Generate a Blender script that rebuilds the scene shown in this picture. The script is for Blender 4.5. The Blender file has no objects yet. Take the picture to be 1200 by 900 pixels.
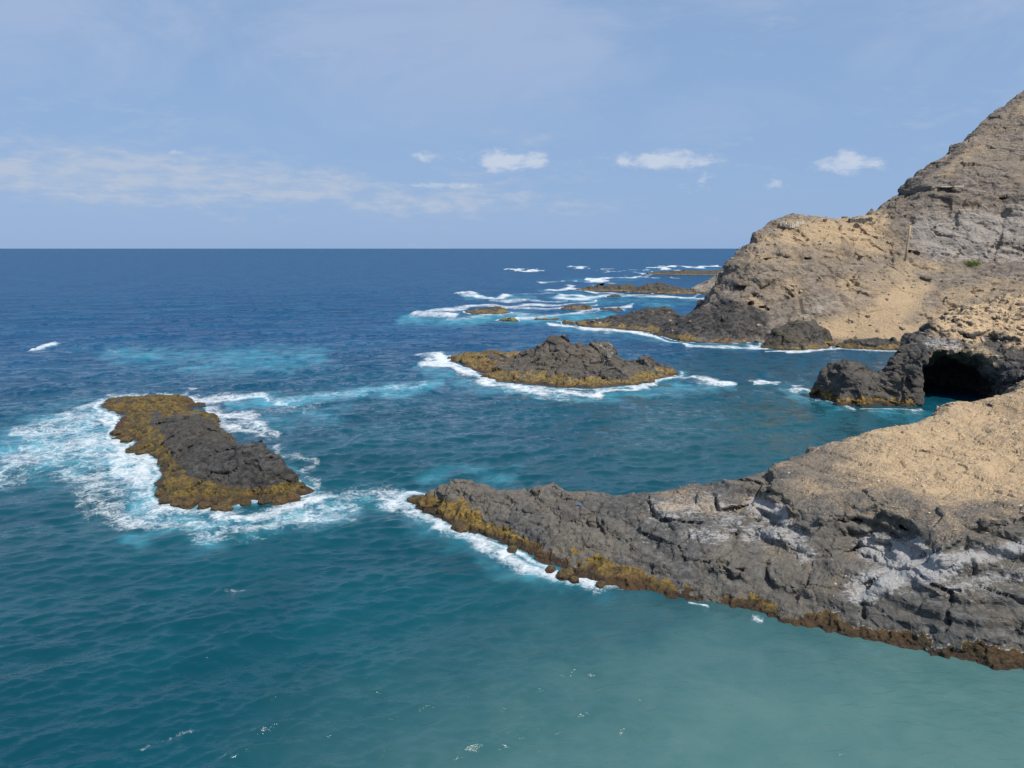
import bpy, math, random
import numpy as np
R = math.radians
random.seed(4); rng = np.random.default_rng(7)
scn = bpy.context.scene
COL = scn.collection

# ------------------------------------------------------------------ camera, sky, sun, exposure
CAM_H, FPX, PITCH = 20.0, 901.0, math.atan(159 / 901)
cam = bpy.data.cameras.new('camera'); camo = bpy.data.objects.new('camera', cam); COL.objects.link(camo)
cam.sensor_width = 36; cam.lens = 36 * FPX / 1200; cam.clip_start = .5; cam.clip_end = 60000
camo.location = (0, 0, CAM_H); camo.rotation_euler = (math.pi / 2 - PITCH, 0, 0)
scn.camera = camo

SUN_EL, SUN_AZ = R(54), R(132)        # azimuth measured clockwise from +Y (the view direction)
sd = (math.cos(SUN_EL) * math.sin(SUN_AZ), math.cos(SUN_EL) * math.cos(SUN_AZ), math.sin(SUN_EL))
sl = bpy.data.lights.new('sun', 'SUN'); sl.energy = 5.0; sl.angle = R(.53); sl.color = (1, .955, .88)
so = bpy.data.objects.new('sun', sl); COL.objects.link(so)
from mathutils import Vector
so.rotation_euler = Vector(sd).to_track_quat('Z', 'Y').to_euler(); so.location = (60, -40, 120)

class NT:
    """tiny node-tree helper"""
    def __init__(s, tree): s.t = tree; tree.nodes.clear()
    def n(s, kind, ins=None, **kw):
        nd = s.t.nodes.new(kind)
        for k, v in kw.items(): setattr(nd, k, v)
        for k, v in (ins or {}).items():
            if isinstance(v, bpy.types.NodeSocket): s.t.links.new(v, nd.inputs[k])
            else: nd.inputs[k].default_value = v
        return nd
    def m(s, op, a, b=0., c=0., clamp=False):
        nd = s.n('ShaderNodeMath', operation=op, use_clamp=clamp)
        for i, v in enumerate((a, b, c)):
            if isinstance(v, bpy.types.NodeSocket): s.t.links.new(v, nd.inputs[i])
            else: nd.inputs[i].default_value = v
        return nd.outputs[0]
    def mix(s, f, a, b, blend='MIX'):
        nd = s.n('ShaderNodeMix', data_type='RGBA', blend_type=blend)
        for i, v in ((0, f), (6, a), (7, b)):
            if isinstance(v, bpy.types.NodeSocket): s.t.links.new(v, nd.inputs[i])
            else: nd.inputs[i].default_value = v if i == 0 else (*v, 1)[:4]
        return nd.outputs[2]
    def step(s, x, a, b, lo=0., hi=1.):
        nd = s.n('ShaderNodeMapRange', interpolation_type='SMOOTHSTEP')
        for i, v in enumerate((x, a, b, lo, hi)):
            if isinstance(v, bpy.types.NodeSocket): s.t.links.new(v, nd.inputs[i])
            else: nd.inputs[i].default_value = v
        return nd.outputs[0]
    def noise(s, vec, scale, detail=4, rough=.55, dist=0., typ='FBM', lac=2.):
        nd = s.n('ShaderNodeTexNoise', {'Vector': vec, 'Scale': scale, 'Detail': detail, 'Roughness': rough, 'Distortion': dist, 'Lacunarity': lac})
        nd.noise_type = typ
        return nd.outputs[0]
    def voro(s, vec, scale, feature='F1', rand=1.):
        nd = s.n('ShaderNodeTexVoronoi', {'Vector': vec, 'Scale': scale, 'Randomness': rand}, feature=feature)
        return nd.outputs['Distance']

world = bpy.data.worlds.new('World'); scn.world = world; world.use_nodes = True
w = NT(world.node_tree)
sky = w.n('ShaderNodeTexSky', sky_type='NISHITA', sun_disc=False, sun_elevation=SUN_EL, sun_rotation=SUN_AZ,
          altitude=0, air_density=1.0, dust_density=.6, ozone_density=2.0)
dirv = w.n('ShaderNodeTexCoord').outputs['Generated']
sx = w.n('ShaderNodeSeparateXYZ', {0: dirv})
az = w.m('ARCTAN2', sx.outputs[0], sx.outputs[1]); el = w.m('ARCSINE', sx.outputs[2])
# low cloud: stretched noise in azimuth / elevation, thickest in a band some degrees above the horizon
cv = w.n('ShaderNodeCombineXYZ', {0: w.m('MULTIPLY', az, 7.), 1: w.m('MULTIPLY', el, 24.), 2: 1.7}).outputs[0]
cn = w.noise(cv, 1.0, 7, .56, .25)
cn2 = w.noise(cv, 4.2, 6, .6, .3)
def gauss(a0, e0, wa, we, amp):
    da = w.m('DIVIDE', w.m('SUBTRACT', az, a0), wa); de = w.m('DIVIDE', w.m('SUBTRACT', el, e0), we)
    q = w.m('ADD', w.m('MULTIPLY', da, da), w.m('MULTIPLY', de, de))
    return w.m('MULTIPLY', w.m('POWER', 2.718, w.m('MULTIPLY', q, -1.)), amp)
def px(u, v): return math.atan((u - 600) / FPX), math.atan((291 - v) / FPX)
bank = None
for (u, v, wu, wv, amp) in [(20, 213, 190, 32, .46), (230, 220, 170, 24, .44), (360, 227, 70, 15, .36), (555, 237, 110, 20, .36), (460, 246, 60, 10, .30)]:
    a0, e0 = px(u, v); g = gauss(a0, e0, wu / FPX, wv / FPX, amp); bank = g if bank is None else w.m('ADD', bank, g)
puff = None
for (u, v, wu, wv, amp) in [(598, 193, 48, 12, .62), (507, 189, 20, 8, .44), (765, 194, 58, 12, .60), (803, 226, 22, 10, .42), (900, 221, 18, 9, .36),
                            (983, 204, 32, 13, .66), (222, 193, 12, 4, .34), (825, 212, 14, 6, .28), (520, 220, 60, 4, .34)]:
    a0, e0 = px(u, v); g = gauss(a0, e0, wu / FPX, wv / FPX, amp); puff = g if puff is None else w.m('ADD', puff, g)
band = w.m('MULTIPLY', w.step(el, R(.4), R(4)), w.step(el, R(14), R(7)))
bankm = w.step(w.m('ADD', bank, w.m('ADD', w.m('MULTIPLY', w.m('SUBTRACT', cn, .5), 1.0), w.m('MULTIPLY', w.m('SUBTRACT', cn2, .5), .6))), .05, .58)
bankm = w.m('MULTIPLY', bankm, w.step(cn2, .34, .64, .35, 1.))
generic = w.m('MULTIPLY', w.step(cn, .60, .80, 0., .35), band)
bankm = w.m('MAXIMUM', bankm, generic)
cn3 = w.noise(w.n('ShaderNodeCombineXYZ', {0: w.m('MULTIPLY', az, 34.), 1: w.m('MULTIPLY', el, 62.), 2: 5.2}).outputs[0], 1., 6, .6, .3)
puffm = w.step(w.m('ADD', puff, w.m('ADD', w.m('MULTIPLY', w.m('SUBTRACT', cn3, .5), 1.5), w.m('MULTIPLY', w.m('SUBTRACT', cn, .5), .2))), .18, .62)
puffm = w.m('MULTIPLY', puffm, w.step(puff, .06, .2))
# thin high veil
vv = w.n('ShaderNodeCombineXYZ', {0: w.m('DIVIDE', sx.outputs[0], w.m('ADD', sx.outputs[2], .22)), 1: w.m('DIVIDE', sx.outputs[1], w.m('ADD', sx.outputs[2], .22)), 2: 4.}).outputs[0]
vn = w.noise(vv, 1.5, 6, .6, .8)
veil = w.m('MULTIPLY', w.step(vn, .36, .66), w.step(el, R(5), R(15), .05, .52))
skyc = w.mix(w.step(el, R(0), R(32), .88, .62), sky.outputs[0], (3.15, 4.85, 7.9))        # blue sea haze scattered into the clear sky
skyc = w.mix(veil, skyc, (4.9, 5.9, 8.0))
skyc = w.mix(w.m('MULTIPLY', bankm, .92), skyc, (5.15, 6.05, 7.6))
skyc = w.mix(w.m('MULTIPLY', puffm, .85), skyc, (6.5, 7.3, 8.6))
bgn = w.n('ShaderNodeBackground', {0: skyc, 1: .09})
w.n('ShaderNodeOutputWorld', {0: bgn.outputs[0]})

scn.view_settings.view_transform = 'Standard'; scn.view_settings.look = 'None'
scn.view_settings.exposure = 0; scn.view_settings.gamma = 1
scn.cycles.use_denoising = True
try: scn.cycles.denoiser = 'OPENIMAGEDENOISE'; scn.cycles.denoising_input_passes = 'RGB_ALBEDO_NORMAL'
except Exception: pass
scn.cycles.sample_clamp_direct = 5.0; scn.cycles.max_bounces = 6; scn.cycles.caustics_reflective = False

# ------------------------------------------------------------------ pixel <-> world
SP, CP = math.sin(PITCH), math.cos(PITCH)
def ray(u, v):
    x = (u - 600) / FPX; y = -(v - 450) / FPX
    return x, CP + y * SP, -SP + y * CP
def pz(u, v, z=0.):                       # point seen at (u, v) that lies at height z
    a, b, c = ray(u, v); t = (z - CAM_H) / c
    return (a * t, b * t, z)
def py(u, v, Y):                          # point seen at (u, v) that lies at forward distance Y
    a, b, c = ray(u, v); t = Y / b
    return (a * t, Y, CAM_H + c * t)
def proj(x, y, z):
    dz = z - CAM_H
    d = y * CP - dz * SP; up = y * SP + dz * CP
    d = np.where(np.abs(d) < 1e-3, 1e-3, d)
    u = 600 + FPX * x / d; v = 450 - FPX * up / d
    bad = d < 1
    return np.where(bad, -9999, u), np.where(bad, 9999, v)
def away(p, dist, z):                     # shifted horizontally away from the viewpoint
    r = math.hypot(p[0], p[1]); k = (r + dist) / r
    return (p[0] * k, p[1] * k, z)

# ------------------------------------------------------------------ noise
PERM = np.random.default_rng(11).permutation(256).astype(np.int32); PERM = np.concatenate([PERM, PERM, PERM])
_g = np.random.default_rng(3).normal(size=(256, 3)); GR = (_g / np.linalg.norm(_g, axis=1)[:, None]).astype(np.float32)
def perlin(x, y, z):
    xi = np.floor(x); yi = np.floor(y); zi = np.floor(z)
    fx = (x - xi).astype(np.float32); fy = (y - yi).astype(np.float32); fz = (z - zi).astype(np.float32)
    xi = xi.astype(np.int32) & 255; yi = yi.astype(np.int32) & 255; zi = zi.astype(np.int32) & 255
    ux = fx * fx * fx * (fx * (fx * 6 - 15) + 10); uy = fy * fy * fy * (fy * (fy * 6 - 15) + 10); uz = fz * fz * fz * (fz * (fz * 6 - 15) + 10)
    out = 0
    for a in (0, 1):
        pa = PERM[(xi + a) & 255]; wa = ux if a else 1 - ux
        for b in (0, 1):
            pb = PERM[(pa + yi + b) & 255]; wb = wa * (uy if b else 1 - uy)
            for c in (0, 1):
                g = GR[PERM[(pb + zi + c) & 255]]
                out = out + wb * (uz if c else 1 - uz) * (g[:, 0] * (fx - a) + g[:, 1] * (fy - b) + g[:, 2] * (fz - c))
    return out * 1.6
def fbm(x, y, z, scale, octs=3, gain=.5, ridged=False):
    o = 0; amp = 1; f = scale
    for i in range(octs):
        n = perlin(x * f + 17.3 * i, y * f + 5.1 * i, z * f + 9.7 * i)
        o = o + amp * ((.5 - 2 * np.abs(n)) if ridged else n)
        f *= 2.07; amp *= gain
    return o
def worley(x, y, z, scale, tilt=False):
    """F1, F2-F1 and a random number per cell, 3-D"""
    x = x * scale; y = y * scale; z = z * scale
    xi = np.floor(x).astype(np.int32); yi = np.floor(y).astype(np.int32); zi = np.floor(z).astype(np.int32)
    f1 = np.full(x.shape, 9., np.float32); f2 = f1.copy(); idc = np.zeros(x.shape, np.float32); til = idc.copy()
    for a in (-1, 0, 1):
        for b in (-1, 0, 1):
            for c in (-1, 0, 1):
                h = PERM[(PERM[(PERM[(xi + a) & 255] + yi + b) & 255] + zi + c) & 255]
                px_ = xi + a + .5 + GR[h, 0] * .45; py_ = yi + b + .5 + GR[h, 1] * .45; pz_ = zi + c + .5 + GR[h, 2] * .45
                d = ((px_ - x) ** 2 + (py_ - y) ** 2 + (pz_ - z) ** 2).astype(np.float32)
                near = d < f1
                f2 = np.where(near, f1, np.minimum(f2, d)); f1 = np.where(near, d, f1); idc = np.where(near, h / 255., idc)
                g = GR[(h + 91) & 255]; til = np.where(near, g[:, 0] * (x - px_) + g[:, 1] * (y - py_) + g[:, 2] * (z - pz_), til)
    f1 = np.sqrt(f1); f2 = np.sqrt(f2)
    return (f1, f2 - f1, idc, til.astype(np.float32)) if tilt else (f1, f2 - f1, idc)
def sstep(x, a, b):
    t = np.clip((x - a) / (b - a), 0, 1); return t * t * (3 - 2 * t)

# ------------------------------------------------------------------ height from scattered points
class Height:
    def __init__(s, pts, smooth=.02):
        P = np.array(pts, float); s.c = P[:, :2]; n = len(P)
        d = np.hypot(*(s.c[:, None] - s.c[None]).transpose(2, 0, 1))
        A = np.zeros((n + 3, n + 3)); A[:n, :n] = -d - 0 * d; A[:n, :n][np.diag_indices(n)] += smooth
        A[:n, n] = A[n, :n] = 1; A[:n, n + 1:] = s.c / 50; A[n + 1:, :n] = s.c.T / 50
        s.w = np.linalg.solve(A, np.concatenate([P[:, 2], [0, 0, 0]])).astype(np.float32)
    def __call__(s, x, y):
        x = np.asarray(x, np.float32); y = np.asarray(y, np.float32)
        n = len(s.c); o = s.w[n] + s.w[n + 1] * x / 50 + s.w[n + 2] * y / 50
        for (cx, cy), wt in zip(s.c.astype(np.float32), s.w[:n]):
            o = o - wt * np.sqrt((x - cx) ** 2 + (y - cy) ** 2)
        return o

def surface_nets(F, x0, y0, z0, res):
    """F > 0 inside; returns verts and quads"""
    S = F > 0
    cnt = np.zeros(tuple(n - 1 for n in F.shape), np.int8)
    for a in (0, 1):
        for b in (0, 1):
            for c in (0, 1):
                cnt += S[a:a + cnt.shape[0], b:b + cnt.shape[1], c:c + cnt.shape[2]]
    act = (cnt > 0) & (cnt < 8); I, J, K = np.nonzero(act)
    idx = np.full(cnt.shape, -1, np.int32); idx[I, J, K] = np.arange(len(I))
    acc = np.zeros((len(I), 3), np.float32); num = np.zeros(len(I), np.float32)
    cor = {(a, b, c): F[I + a, J + b, K + c] for a in (0, 1) for b in (0, 1) for c in (0, 1)}
    for ax in range(3):
        for p in (0, 1):
            for q in (0, 1):
                o = [p, q]; o.insert(ax, 0); e = list(o); e[ax] = 1
                fa, fb = cor[tuple(o)], cor[tuple(e)]
                mk = (fa > 0) != (fb > 0)
                t = np.where(mk, fa / np.where(mk, fa - fb, 1), 0)
                pos = np.array(o, np.float32)[None].repeat(len(I), 0); pos[:, ax] = t
                acc += np.where(mk[:, None], pos, 0); num += mk
    V = (np.stack([I, J, K], 1) + acc / num[:, None]) * res + np.array([x0, y0, z0])
    Q = []
    for ax in range(3):
        sl0 = [slice(None)] * 3; sl1 = [slice(None)] * 3; sl0[ax] = slice(0, -1); sl1[ax] = slice(1, None)
        ch = S[tuple(sl0)] != S[tuple(sl1)]
        e = np.array(np.nonzero(ch)).T
        b1, b2 = (ax + 1) % 3, (ax + 2) % 3
        ok = (e[:, b1] > 0) & (e[:, b2] > 0) & (e[:, b1] < cnt.shape[b1]) & (e[:, b2] < cnt.shape[b2])
        e = e[ok]; inside = S[tuple(e.T)]
        def cell(d1, d2):
            c = e.copy(); c[:, b1] -= d1; c[:, b2] -= d2; return idx[tuple(c.T)]
        q = np.stack([cell(1, 1), cell(0, 1), cell(0, 0), cell(1, 0)], 1)
        q[~inside] = q[~inside][:, ::-1]
        Q.append(q)
    return V.astype(np.float32), np.concatenate(Q)

def mesh_from(name, V, Q, smooth=True):
    me = bpy.data.meshes.new(name); k = Q.shape[1]
    me.vertices.add(len(V)); me.vertices.foreach_set('co', np.ascontiguousarray(V, np.float32).ravel())
    me.loops.add(Q.size); me.loops.foreach_set('vertex_index', np.ascontiguousarray(Q, np.int32).ravel())
    me.polygons.add(len(Q)); me.polygons.foreach_set('loop_start', np.arange(0, Q.size, k, dtype=np.int32))
    me.update(calc_edges=True)
    me.polygons.foreach_set('use_smooth', np.full(len(Q), smooth)); me.update()
    return me
def normals(V, Q):
    a = V[Q[:, 2]] - V[Q[:, 0]]; b = V[Q[:, 3]] - V[Q[:, 1]]; n = np.cross(a, b)
    N = np.zeros_like(V)
    for k in range(4):
        for d in range(3): N[:, d] += np.bincount(Q[:, k], n[:, d], len(V)).astype(np.float32)
    return N / (np.linalg.norm(N, axis=1)[:, None] + 1e-9)
def attr(me, name, data):
    data = np.asarray(data, np.float32)
    if data.ndim == 1:
        a = me.attributes.new(name, 'FLOAT', 'POINT'); a.data.foreach_set('value', data)
    else:
        a = me.attributes.new(name, 'FLOAT_COLOR', 'POINT')
        a.data.foreach_set('color', np.concatenate([data, np.ones((len(data), 1), np.float32)], 1).ravel())
def obj(name, me, mat=None, parent=None, **props):
    o = bpy.data.objects.new(name, me); COL.objects.link(o); o.parent = parent
    if mat and me is not None: me.materials.append(mat)
    for k, v in props.items(): o[k] = v
    return o
def thing(name, label, cat, loc=(0, 0, 0), group=None):
    o = bpy.data.objects.new(name, None); COL.objects.link(o); o.location = loc
    o['label'] = label; o['category'] = cat
    if group: o['group'] = group
    return o

# strokes in the photograph's pixels, turned into masks on fixed points of the place
def stroke(u, v, pts, wid, amp, k=1.0):
    d = np.full(u.shape, 1e9, np.float32)
    if len(pts) == 1: pts = [pts[0], (pts[0][0] + .1, pts[0][1])]
    for (a, b), (c, e) in zip(pts[:-1], pts[1:]):
        ex, ey = c - a, (e - b) * k
        pxx, pyy = u - a, (v - b) * k
        t = np.clip((pxx * ex + pyy * ey) / (ex * ex + ey * ey + 1e-6), 0, 1)
        d = np.minimum(d, (pxx - t * ex) ** 2 + (pyy - t * ey) ** 2)
    return amp * np.exp(-d / (wid * wid))
def strokes(u, v, lst, k=1.0):
    o = np.zeros(u.shape, np.float32)
    for pts, wid, amp in lst: o = np.maximum(o, stroke(u, v, pts, wid, amp, k))
    return o

# ------------------------------------------------------------------ materials
def mat(name):
    m = bpy.data.materials.new(name); m.use_nodes = True; return m, NT(m.node_tree)
def zone_nodes(t):
    pos = t.n('ShaderNodeNewGeometry').outputs['Position']
    z = t.n('ShaderNodeAttribute', attribute_name='zone'); s = t.n('ShaderNodeSeparateColor', {0: z.outputs['Color']})
    return pos, s.outputs
def rock_mat(name, dark, light, tan=(.53, .38, .225), tan2=(.27, .20, .128), white=(.55, .54, .54), sc=1.0, bump=.5, warm=(.17, .135, .095), bdist=.12, wsoft=.75):
    m, t = mat(name)
    pos, (tn, wh, al) = zone_nodes(t)
    n1 = t.noise(pos, .28 * sc, 6, .6, .4); n2 = t.noise(pos, 2.1 * sc, 7, .65, .3); n3 = t.noise(pos, 9 * sc, 5, .7)
    # strata: noise squeezed vertically
    mp = t.n('ShaderNodeMapping', {0: pos, 'Rotation': (R(8), R(-10), 0), 'Scale': (.5 * sc, .5 * sc, 3.2 * sc)}).outputs[0]
    n4 = t.noise(mp, 1., 5, .65, .5)
    base = t.mix(t.step(n2, .36, .66), dark, light)
    base = t.mix(t.step(n1, .46, .66, 0., .65), base, warm)
    base = t.mix(t.step(n4, .5, .70, 0., .55), base, tuple(c * 1.6 for c in light))
    base = t.mix(t.step(n4, .42, .28, 0., .6), base, tuple(c * .6 for c in dark))
    nL = t.noise(pos, .085 * sc, 4, .6, .6)
    base = t.mix(t.step(nL, .45, .62, 0., .45), base, warm)
    dk = t.n('ShaderNodeAttribute', attribute_name='dark').outputs['Fac']
    base = t.mix(t.step(t.m('ADD', dk, t.m('MULTIPLY', t.m('SUBTRACT', n1, .5), .8)), .3, .7), base, t.mix(t.step(n2, .38, .68), (.032, .03, .029), (.115, .105, .095)))
    mps = t.n('ShaderNodeMapping', {0: pos, 'Rotation': (R(25), R(20), R(35)), 'Scale': (.7 * sc, 2.4 * sc, 2.8 * sc)}).outputs[0]
    nS = t.noise(mps, 1.2, 6, .7, 1.2)
    base = t.mix(t.step(nS, .56, .72, 0., .35), base, tuple(c * 1.8 for c in light))
    # bleached salt and ash crust
    wmask = t.step(t.m('ADD', wh, t.m('ADD', t.m('MULTIPLY', t.m('SUBTRACT', n2, .5), .7), t.m('MULTIPLY', t.m('SUBTRACT', nS, .5), 1.5))), .36, .74)
    wmask = t.m('MULTIPLY', wmask, t.step(n3, .3, .62, .45, 1.))
    base = t.mix(t.m('MULTIPLY', wmask, wsoft), base, white)
    # tan soil and gravel
    n6 = t.noise(pos, 7.5 * sc, 4, .75)
    tt = t.mix(t.step(n6, .36, .62), tan2, tan)
    tt = t.mix(t.step(n6, .56, .72, 0., .6), tt, (.68, .54, .37))
    tt = t.mix(t.step(n6, .42, .30, 0., .7), tt, tuple(c * .5 for c in tan2))
    tt = t.mix(t.step(n1, .42, .64, .0, .6), tt, tan)
    tmask = t.step(t.m('ADD', tn, t.m('ADD', t.m('MULTIPLY', t.m('SUBTRACT', n1, .5), .9), t.m('MULTIPLY', t.m('SUBTRACT', n6, .5), 1.1))), .18, .78)
    tmask = t.m('MULTIPLY', tmask, t.step(tn, .04, .24))
    base = t.mix(tmask, base, tt)
    # fine dark pits and pale grains
    n5 = t.noise(pos, 24 * sc, 3, .7)
    base = t.mix(t.step(n5, .36, .22, 0., .5), base, tuple(c * .35 for c in dark))
    base = t.mix(t.step(n5, .60, .74, 0., .4), base, tuple(min(.6, c * 2.4) for c in light))
    warp = t.n('ShaderNodeVectorMath', {0: pos, 1: t.n('ShaderNodeVectorMath', {0: t.n('ShaderNodeTexNoise', {'Vector': pos, 'Scale': .9 * sc, 'Detail': 3}).outputs['Color'], 'Scale': 1.3 / sc}, operation='SCALE').outputs[0]}, operation='ADD').outputs[0]
    ve = t.voro(warp, 1.15 * sc, 'DISTANCE_TO_EDGE')
    crack = t.m('MULTIPLY', t.step(ve, .05, .0), t.m('SUBTRACT', 1., tmask))
    crack = t.m('MULTIPLY', crack, t.step(n1, .42, .56))
    hgt = t.m('ADD', t.m('ADD', t.m('MULTIPLY', n2, .9), t.m('MULTIPLY', n3, .42)), t.m('ADD', t.m('MULTIPLY', n5, .2), t.m('MULTIPLY', crack, -.22)))
    bp = t.n('ShaderNodeBump', {'Strength': bump, 'Distance': bdist / sc * 2.2, 'Height': hgt})
    bs = t.n('ShaderNodeBsdfPrincipled', {'Base Color': base, 'Roughness': .88, 'Specular IOR Level': .25, 'Normal': bp.outputs[0]})
    t.n('ShaderNodeOutputMaterial', {0: bs.outputs[0]})
    return m
def weed_mat(name, bare=.0, gold=(.235, .150, .030), olive=(.085, .066, .020), rust=(.045, .026, .013), sc=1., zrust=.45):
    m, t = mat(name)
    pos, (tn, wh, al) = zone_nodes(t)
    zz = t.n('ShaderNodeSeparateXYZ', {0: pos}).outputs[2]
    n1 = t.noise(pos, .55 * sc, 5, .6, .5); n2 = t.noise(pos, 4.5 * sc, 6, .7, .4); n3 = t.noise(pos, 17 * sc, 4, .7)
    c = t.mix(t.step(n2, .40, .60), olive, gold)
    c = t.mix(t.step(n1, .48, .62, 0., .8), c, olive)
    c = t.mix(t.step(n3, .58, .75, 0., .55), c, tuple(min(.7, q * 1.7) for q in gold))
    low = t.m('MAXIMUM', wh, t.step(t.m('ADD', zz, t.m('MULTIPLY', t.m('SUBTRACT', n1, .5), .9)), zrust, zrust * .3))
    c = t.mix(low, c, t.mix(t.step(n2, .4, .65), rust, tuple(q * 2.2 for q in rust)))
    c = t.mix(t.step(n2, .42, .30, 0., .75), c, (.030, .024, .012))
    c = t.mix(t.step(n3, .40, .26, 0., .7), c, (.012, .010, .006))
    nb = t.noise(pos, .8 * sc, 6, .66, .8)
    c = t.mix(t.step(nb, .56 - bare * .12, .66 - bare * .12, 0., .85), c, (.040, .034, .024))
    nr = t.noise(pos, .33 * sc, 4, .6, .6)
    c = t.mix(t.step(nr, .50, .64, 0., .6), c, (.105, .058, .022))
    hgt = t.m('ADD', n2, t.m('MULTIPLY', n3, .5))
    bp = t.n('ShaderNodeBump', {'Strength': .9, 'Distance': .22, 'Height': hgt})
    bs = t.n('ShaderNodeBsdfPrincipled', {'Base Color': c, 'Roughness': .62, 'Specular IOR Level': .35, 'Normal': bp.outputs[0]})
    t.n('ShaderNodeOutputMaterial', {0: bs.outputs[0]})
    return m
def plain_mat(name, a, b, scale, rough=.85, bump=.3, dist=.05):
    m, t = mat(name)
    pos = t.n('ShaderNodeTexCoord').outputs['Object']
    n = t.noise(pos, scale, 6, .65, .2)
    bp = t.n('ShaderNodeBump', {'Strength': bump, 'Distance': dist, 'Height': n})
    bs = t.n('ShaderNodeBsdfPrincipled', {'Base Color': t.mix(t.step(n, .35, .65), a, b), 'Roughness': rough, 'Specular IOR Level': .3, 'Normal': bp.outputs[0]})
    t.n('ShaderNodeOutputMaterial', {0: bs.outputs[0]})
    return m

M_ISLET = rock_mat('black_basalt', (.025, .024, .023), (.080, .076, .070), warm=(.078, .068, .055), sc=1.0, bump=.8)
M_CREST = rock_mat('crested_basalt', (.040, .037, .034), (.125, .112, .098), warm=(.12, .098, .072), sc=.8, bump=.8)
M_NEAR = rock_mat('grey_lava', (.060, .058, .055), (.135, .130, .120), warm=(.18, .152, .115), white=(.50, .49, .48), sc=1.4, bump=.9)
M_CAVE = rock_mat('cave_lava', (.035, .033, .033), (.10, .092, .085), warm=(.10, .086, .068), sc=.9, bump=.7)
M_FAR = rock_mat('headland_tuff', (.112, .092, .077), (.25, .210, .170), warm=(.27, .21, .145), wsoft=.8, white=(.40, .36, .32), sc=.42, bump=1., tan=(.48, .345, .205), tan2=(.31, .23, .148))
M_REEF = rock_mat('reef_basalt', (.03, .028, .027), (.10, .09, .08), warm=(.10, .08, .05), sc=.5, bump=.7)
M_WEED = weed_mat('golden_seaweed', bare=.6); M_WEEDFAR = weed_mat('far_seaweed', sc=.5, gold=(.29, .19, .05), olive=(.10, .075, .03))
M_WEEDNEAR = weed_mat('rim_seaweed', gold=(.36, .225, .045), olive=(.13, .09, .026), rust=(.036, .022, .012), zrust=.6)

# ------------------------------------------------------------------ land
SHORE = []          # (height function, bounds) of everything that stands in the sea, for the foam
def build_land(hf, bounds, res, vol, disp, zones, carve=(), zmin=-.9, dmax=1.8):
    x0, x1, y0, y1, z1 = bounds
    xs = np.arange(x0, x1, res, dtype=np.float32); ys = np.arange(y0, y1, res, dtype=np.float32); zs = np.arange(zmin, z1, res, dtype=np.float32)
    X, Y = np.meshgrid(xs, ys, indexing='ij')
    H = hf(X, Y).astype(np.float32)
    gx, gy = np.gradient(H, res); sl = 1 / np.sqrt(1 + gx * gx + gy * gy)
    F = (H[:, :, None] - zs[None, None]) * sl[:, :, None]
    b = np.abs(F) < dmax
    I, J, K = np.nonzero(b)
    F[I, J, K] += vol(xs[I], ys[J], zs[K], H[I, J]).astype(np.float32)
    for c in carve:
        (cx, cy, cz), (rx, ry, rz), pw = c[:3]; rot = c[3] if len(c) > 3 else 0.
        rr = 1.15 * max(rx, ry)
        i0, i1 = np.searchsorted(xs, [cx - rr, cx + rr]); j0, j1 = np.searchsorted(ys, [cy - rr, cy + rr]); k0, k1 = np.searchsorted(zs, [cz - rz * 1.15, cz + rz * 1.15])
        if i1 <= i0 or j1 <= j0 or k1 <= k0: continue
        a, bb, cc = np.meshgrid(xs[i0:i1], ys[j0:j1], zs[k0:k1], indexing='ij')
        dx = a - cx; dy = bb - cy; dz = cc - cz
        if rot: dx, dy = dx * math.cos(rot) + dy * math.sin(rot), -dx * math.sin(rot) + dy * math.cos(rot)
        q = (np.abs(dx / rx) ** pw + np.abs(dy / ry) ** pw + np.abs(dz / rz) ** pw) ** (1 / pw) - 1
        q = q * min(rx, ry, rz)
        near = np.abs(q) < 1.6 * min(rx, rz)
        w_ = np.nonzero(near)
        q[w_] += min(.32 * min(rx, rz, 2.) + .12, .55) * fbm(a[w_], bb[w_], cc[w_] * 1.5, .8 / max(.8, min(rx, 2.)), 3, .6)
        F[i0:i1, j0:j1, k0:k1] = np.minimum(F[i0:i1, j0:j1, k0:k1], q)
    V, Q = surface_nets(F, x0, y0, zmin, res); del F
    N = normals(V, Q)
    V = V + N * disp(V[:, 0], V[:, 1], V[:, 2])[:, None]
    N = normals(V, Q)
    Z = zones(V, N)
    SHORE.append((hf, bounds))
    return V, Q, Z, N
def split_obj(nm_rock, nm_weed, V, Q, Z, m_rock, m_weed, parent=None, rock_is_parent=False, dark=None, **props):
    al = Z[:, 2][Q].mean(1) > .5
    outs = []
    for sel, nm, mt in ((~al, nm_rock, m_rock), (al, nm_weed, m_weed)):
        if not sel.any(): outs.append(None); continue
        q = Q[sel]; used, inv = np.unique(q, return_inverse=True)
        me = mesh_from(nm, V[used], inv.reshape(q.shape), False); attr(me, 'zone', Z[used])
        if dark is not None: attr(me, 'dark', dark[used])
        o = obj(nm, me, mt, parent); outs.append(o)
    if rock_is_parent:
        for k, v in props.items(): outs[0][k] = v
        if outs[1]: outs[1].parent = outs[0]
    return outs

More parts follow.
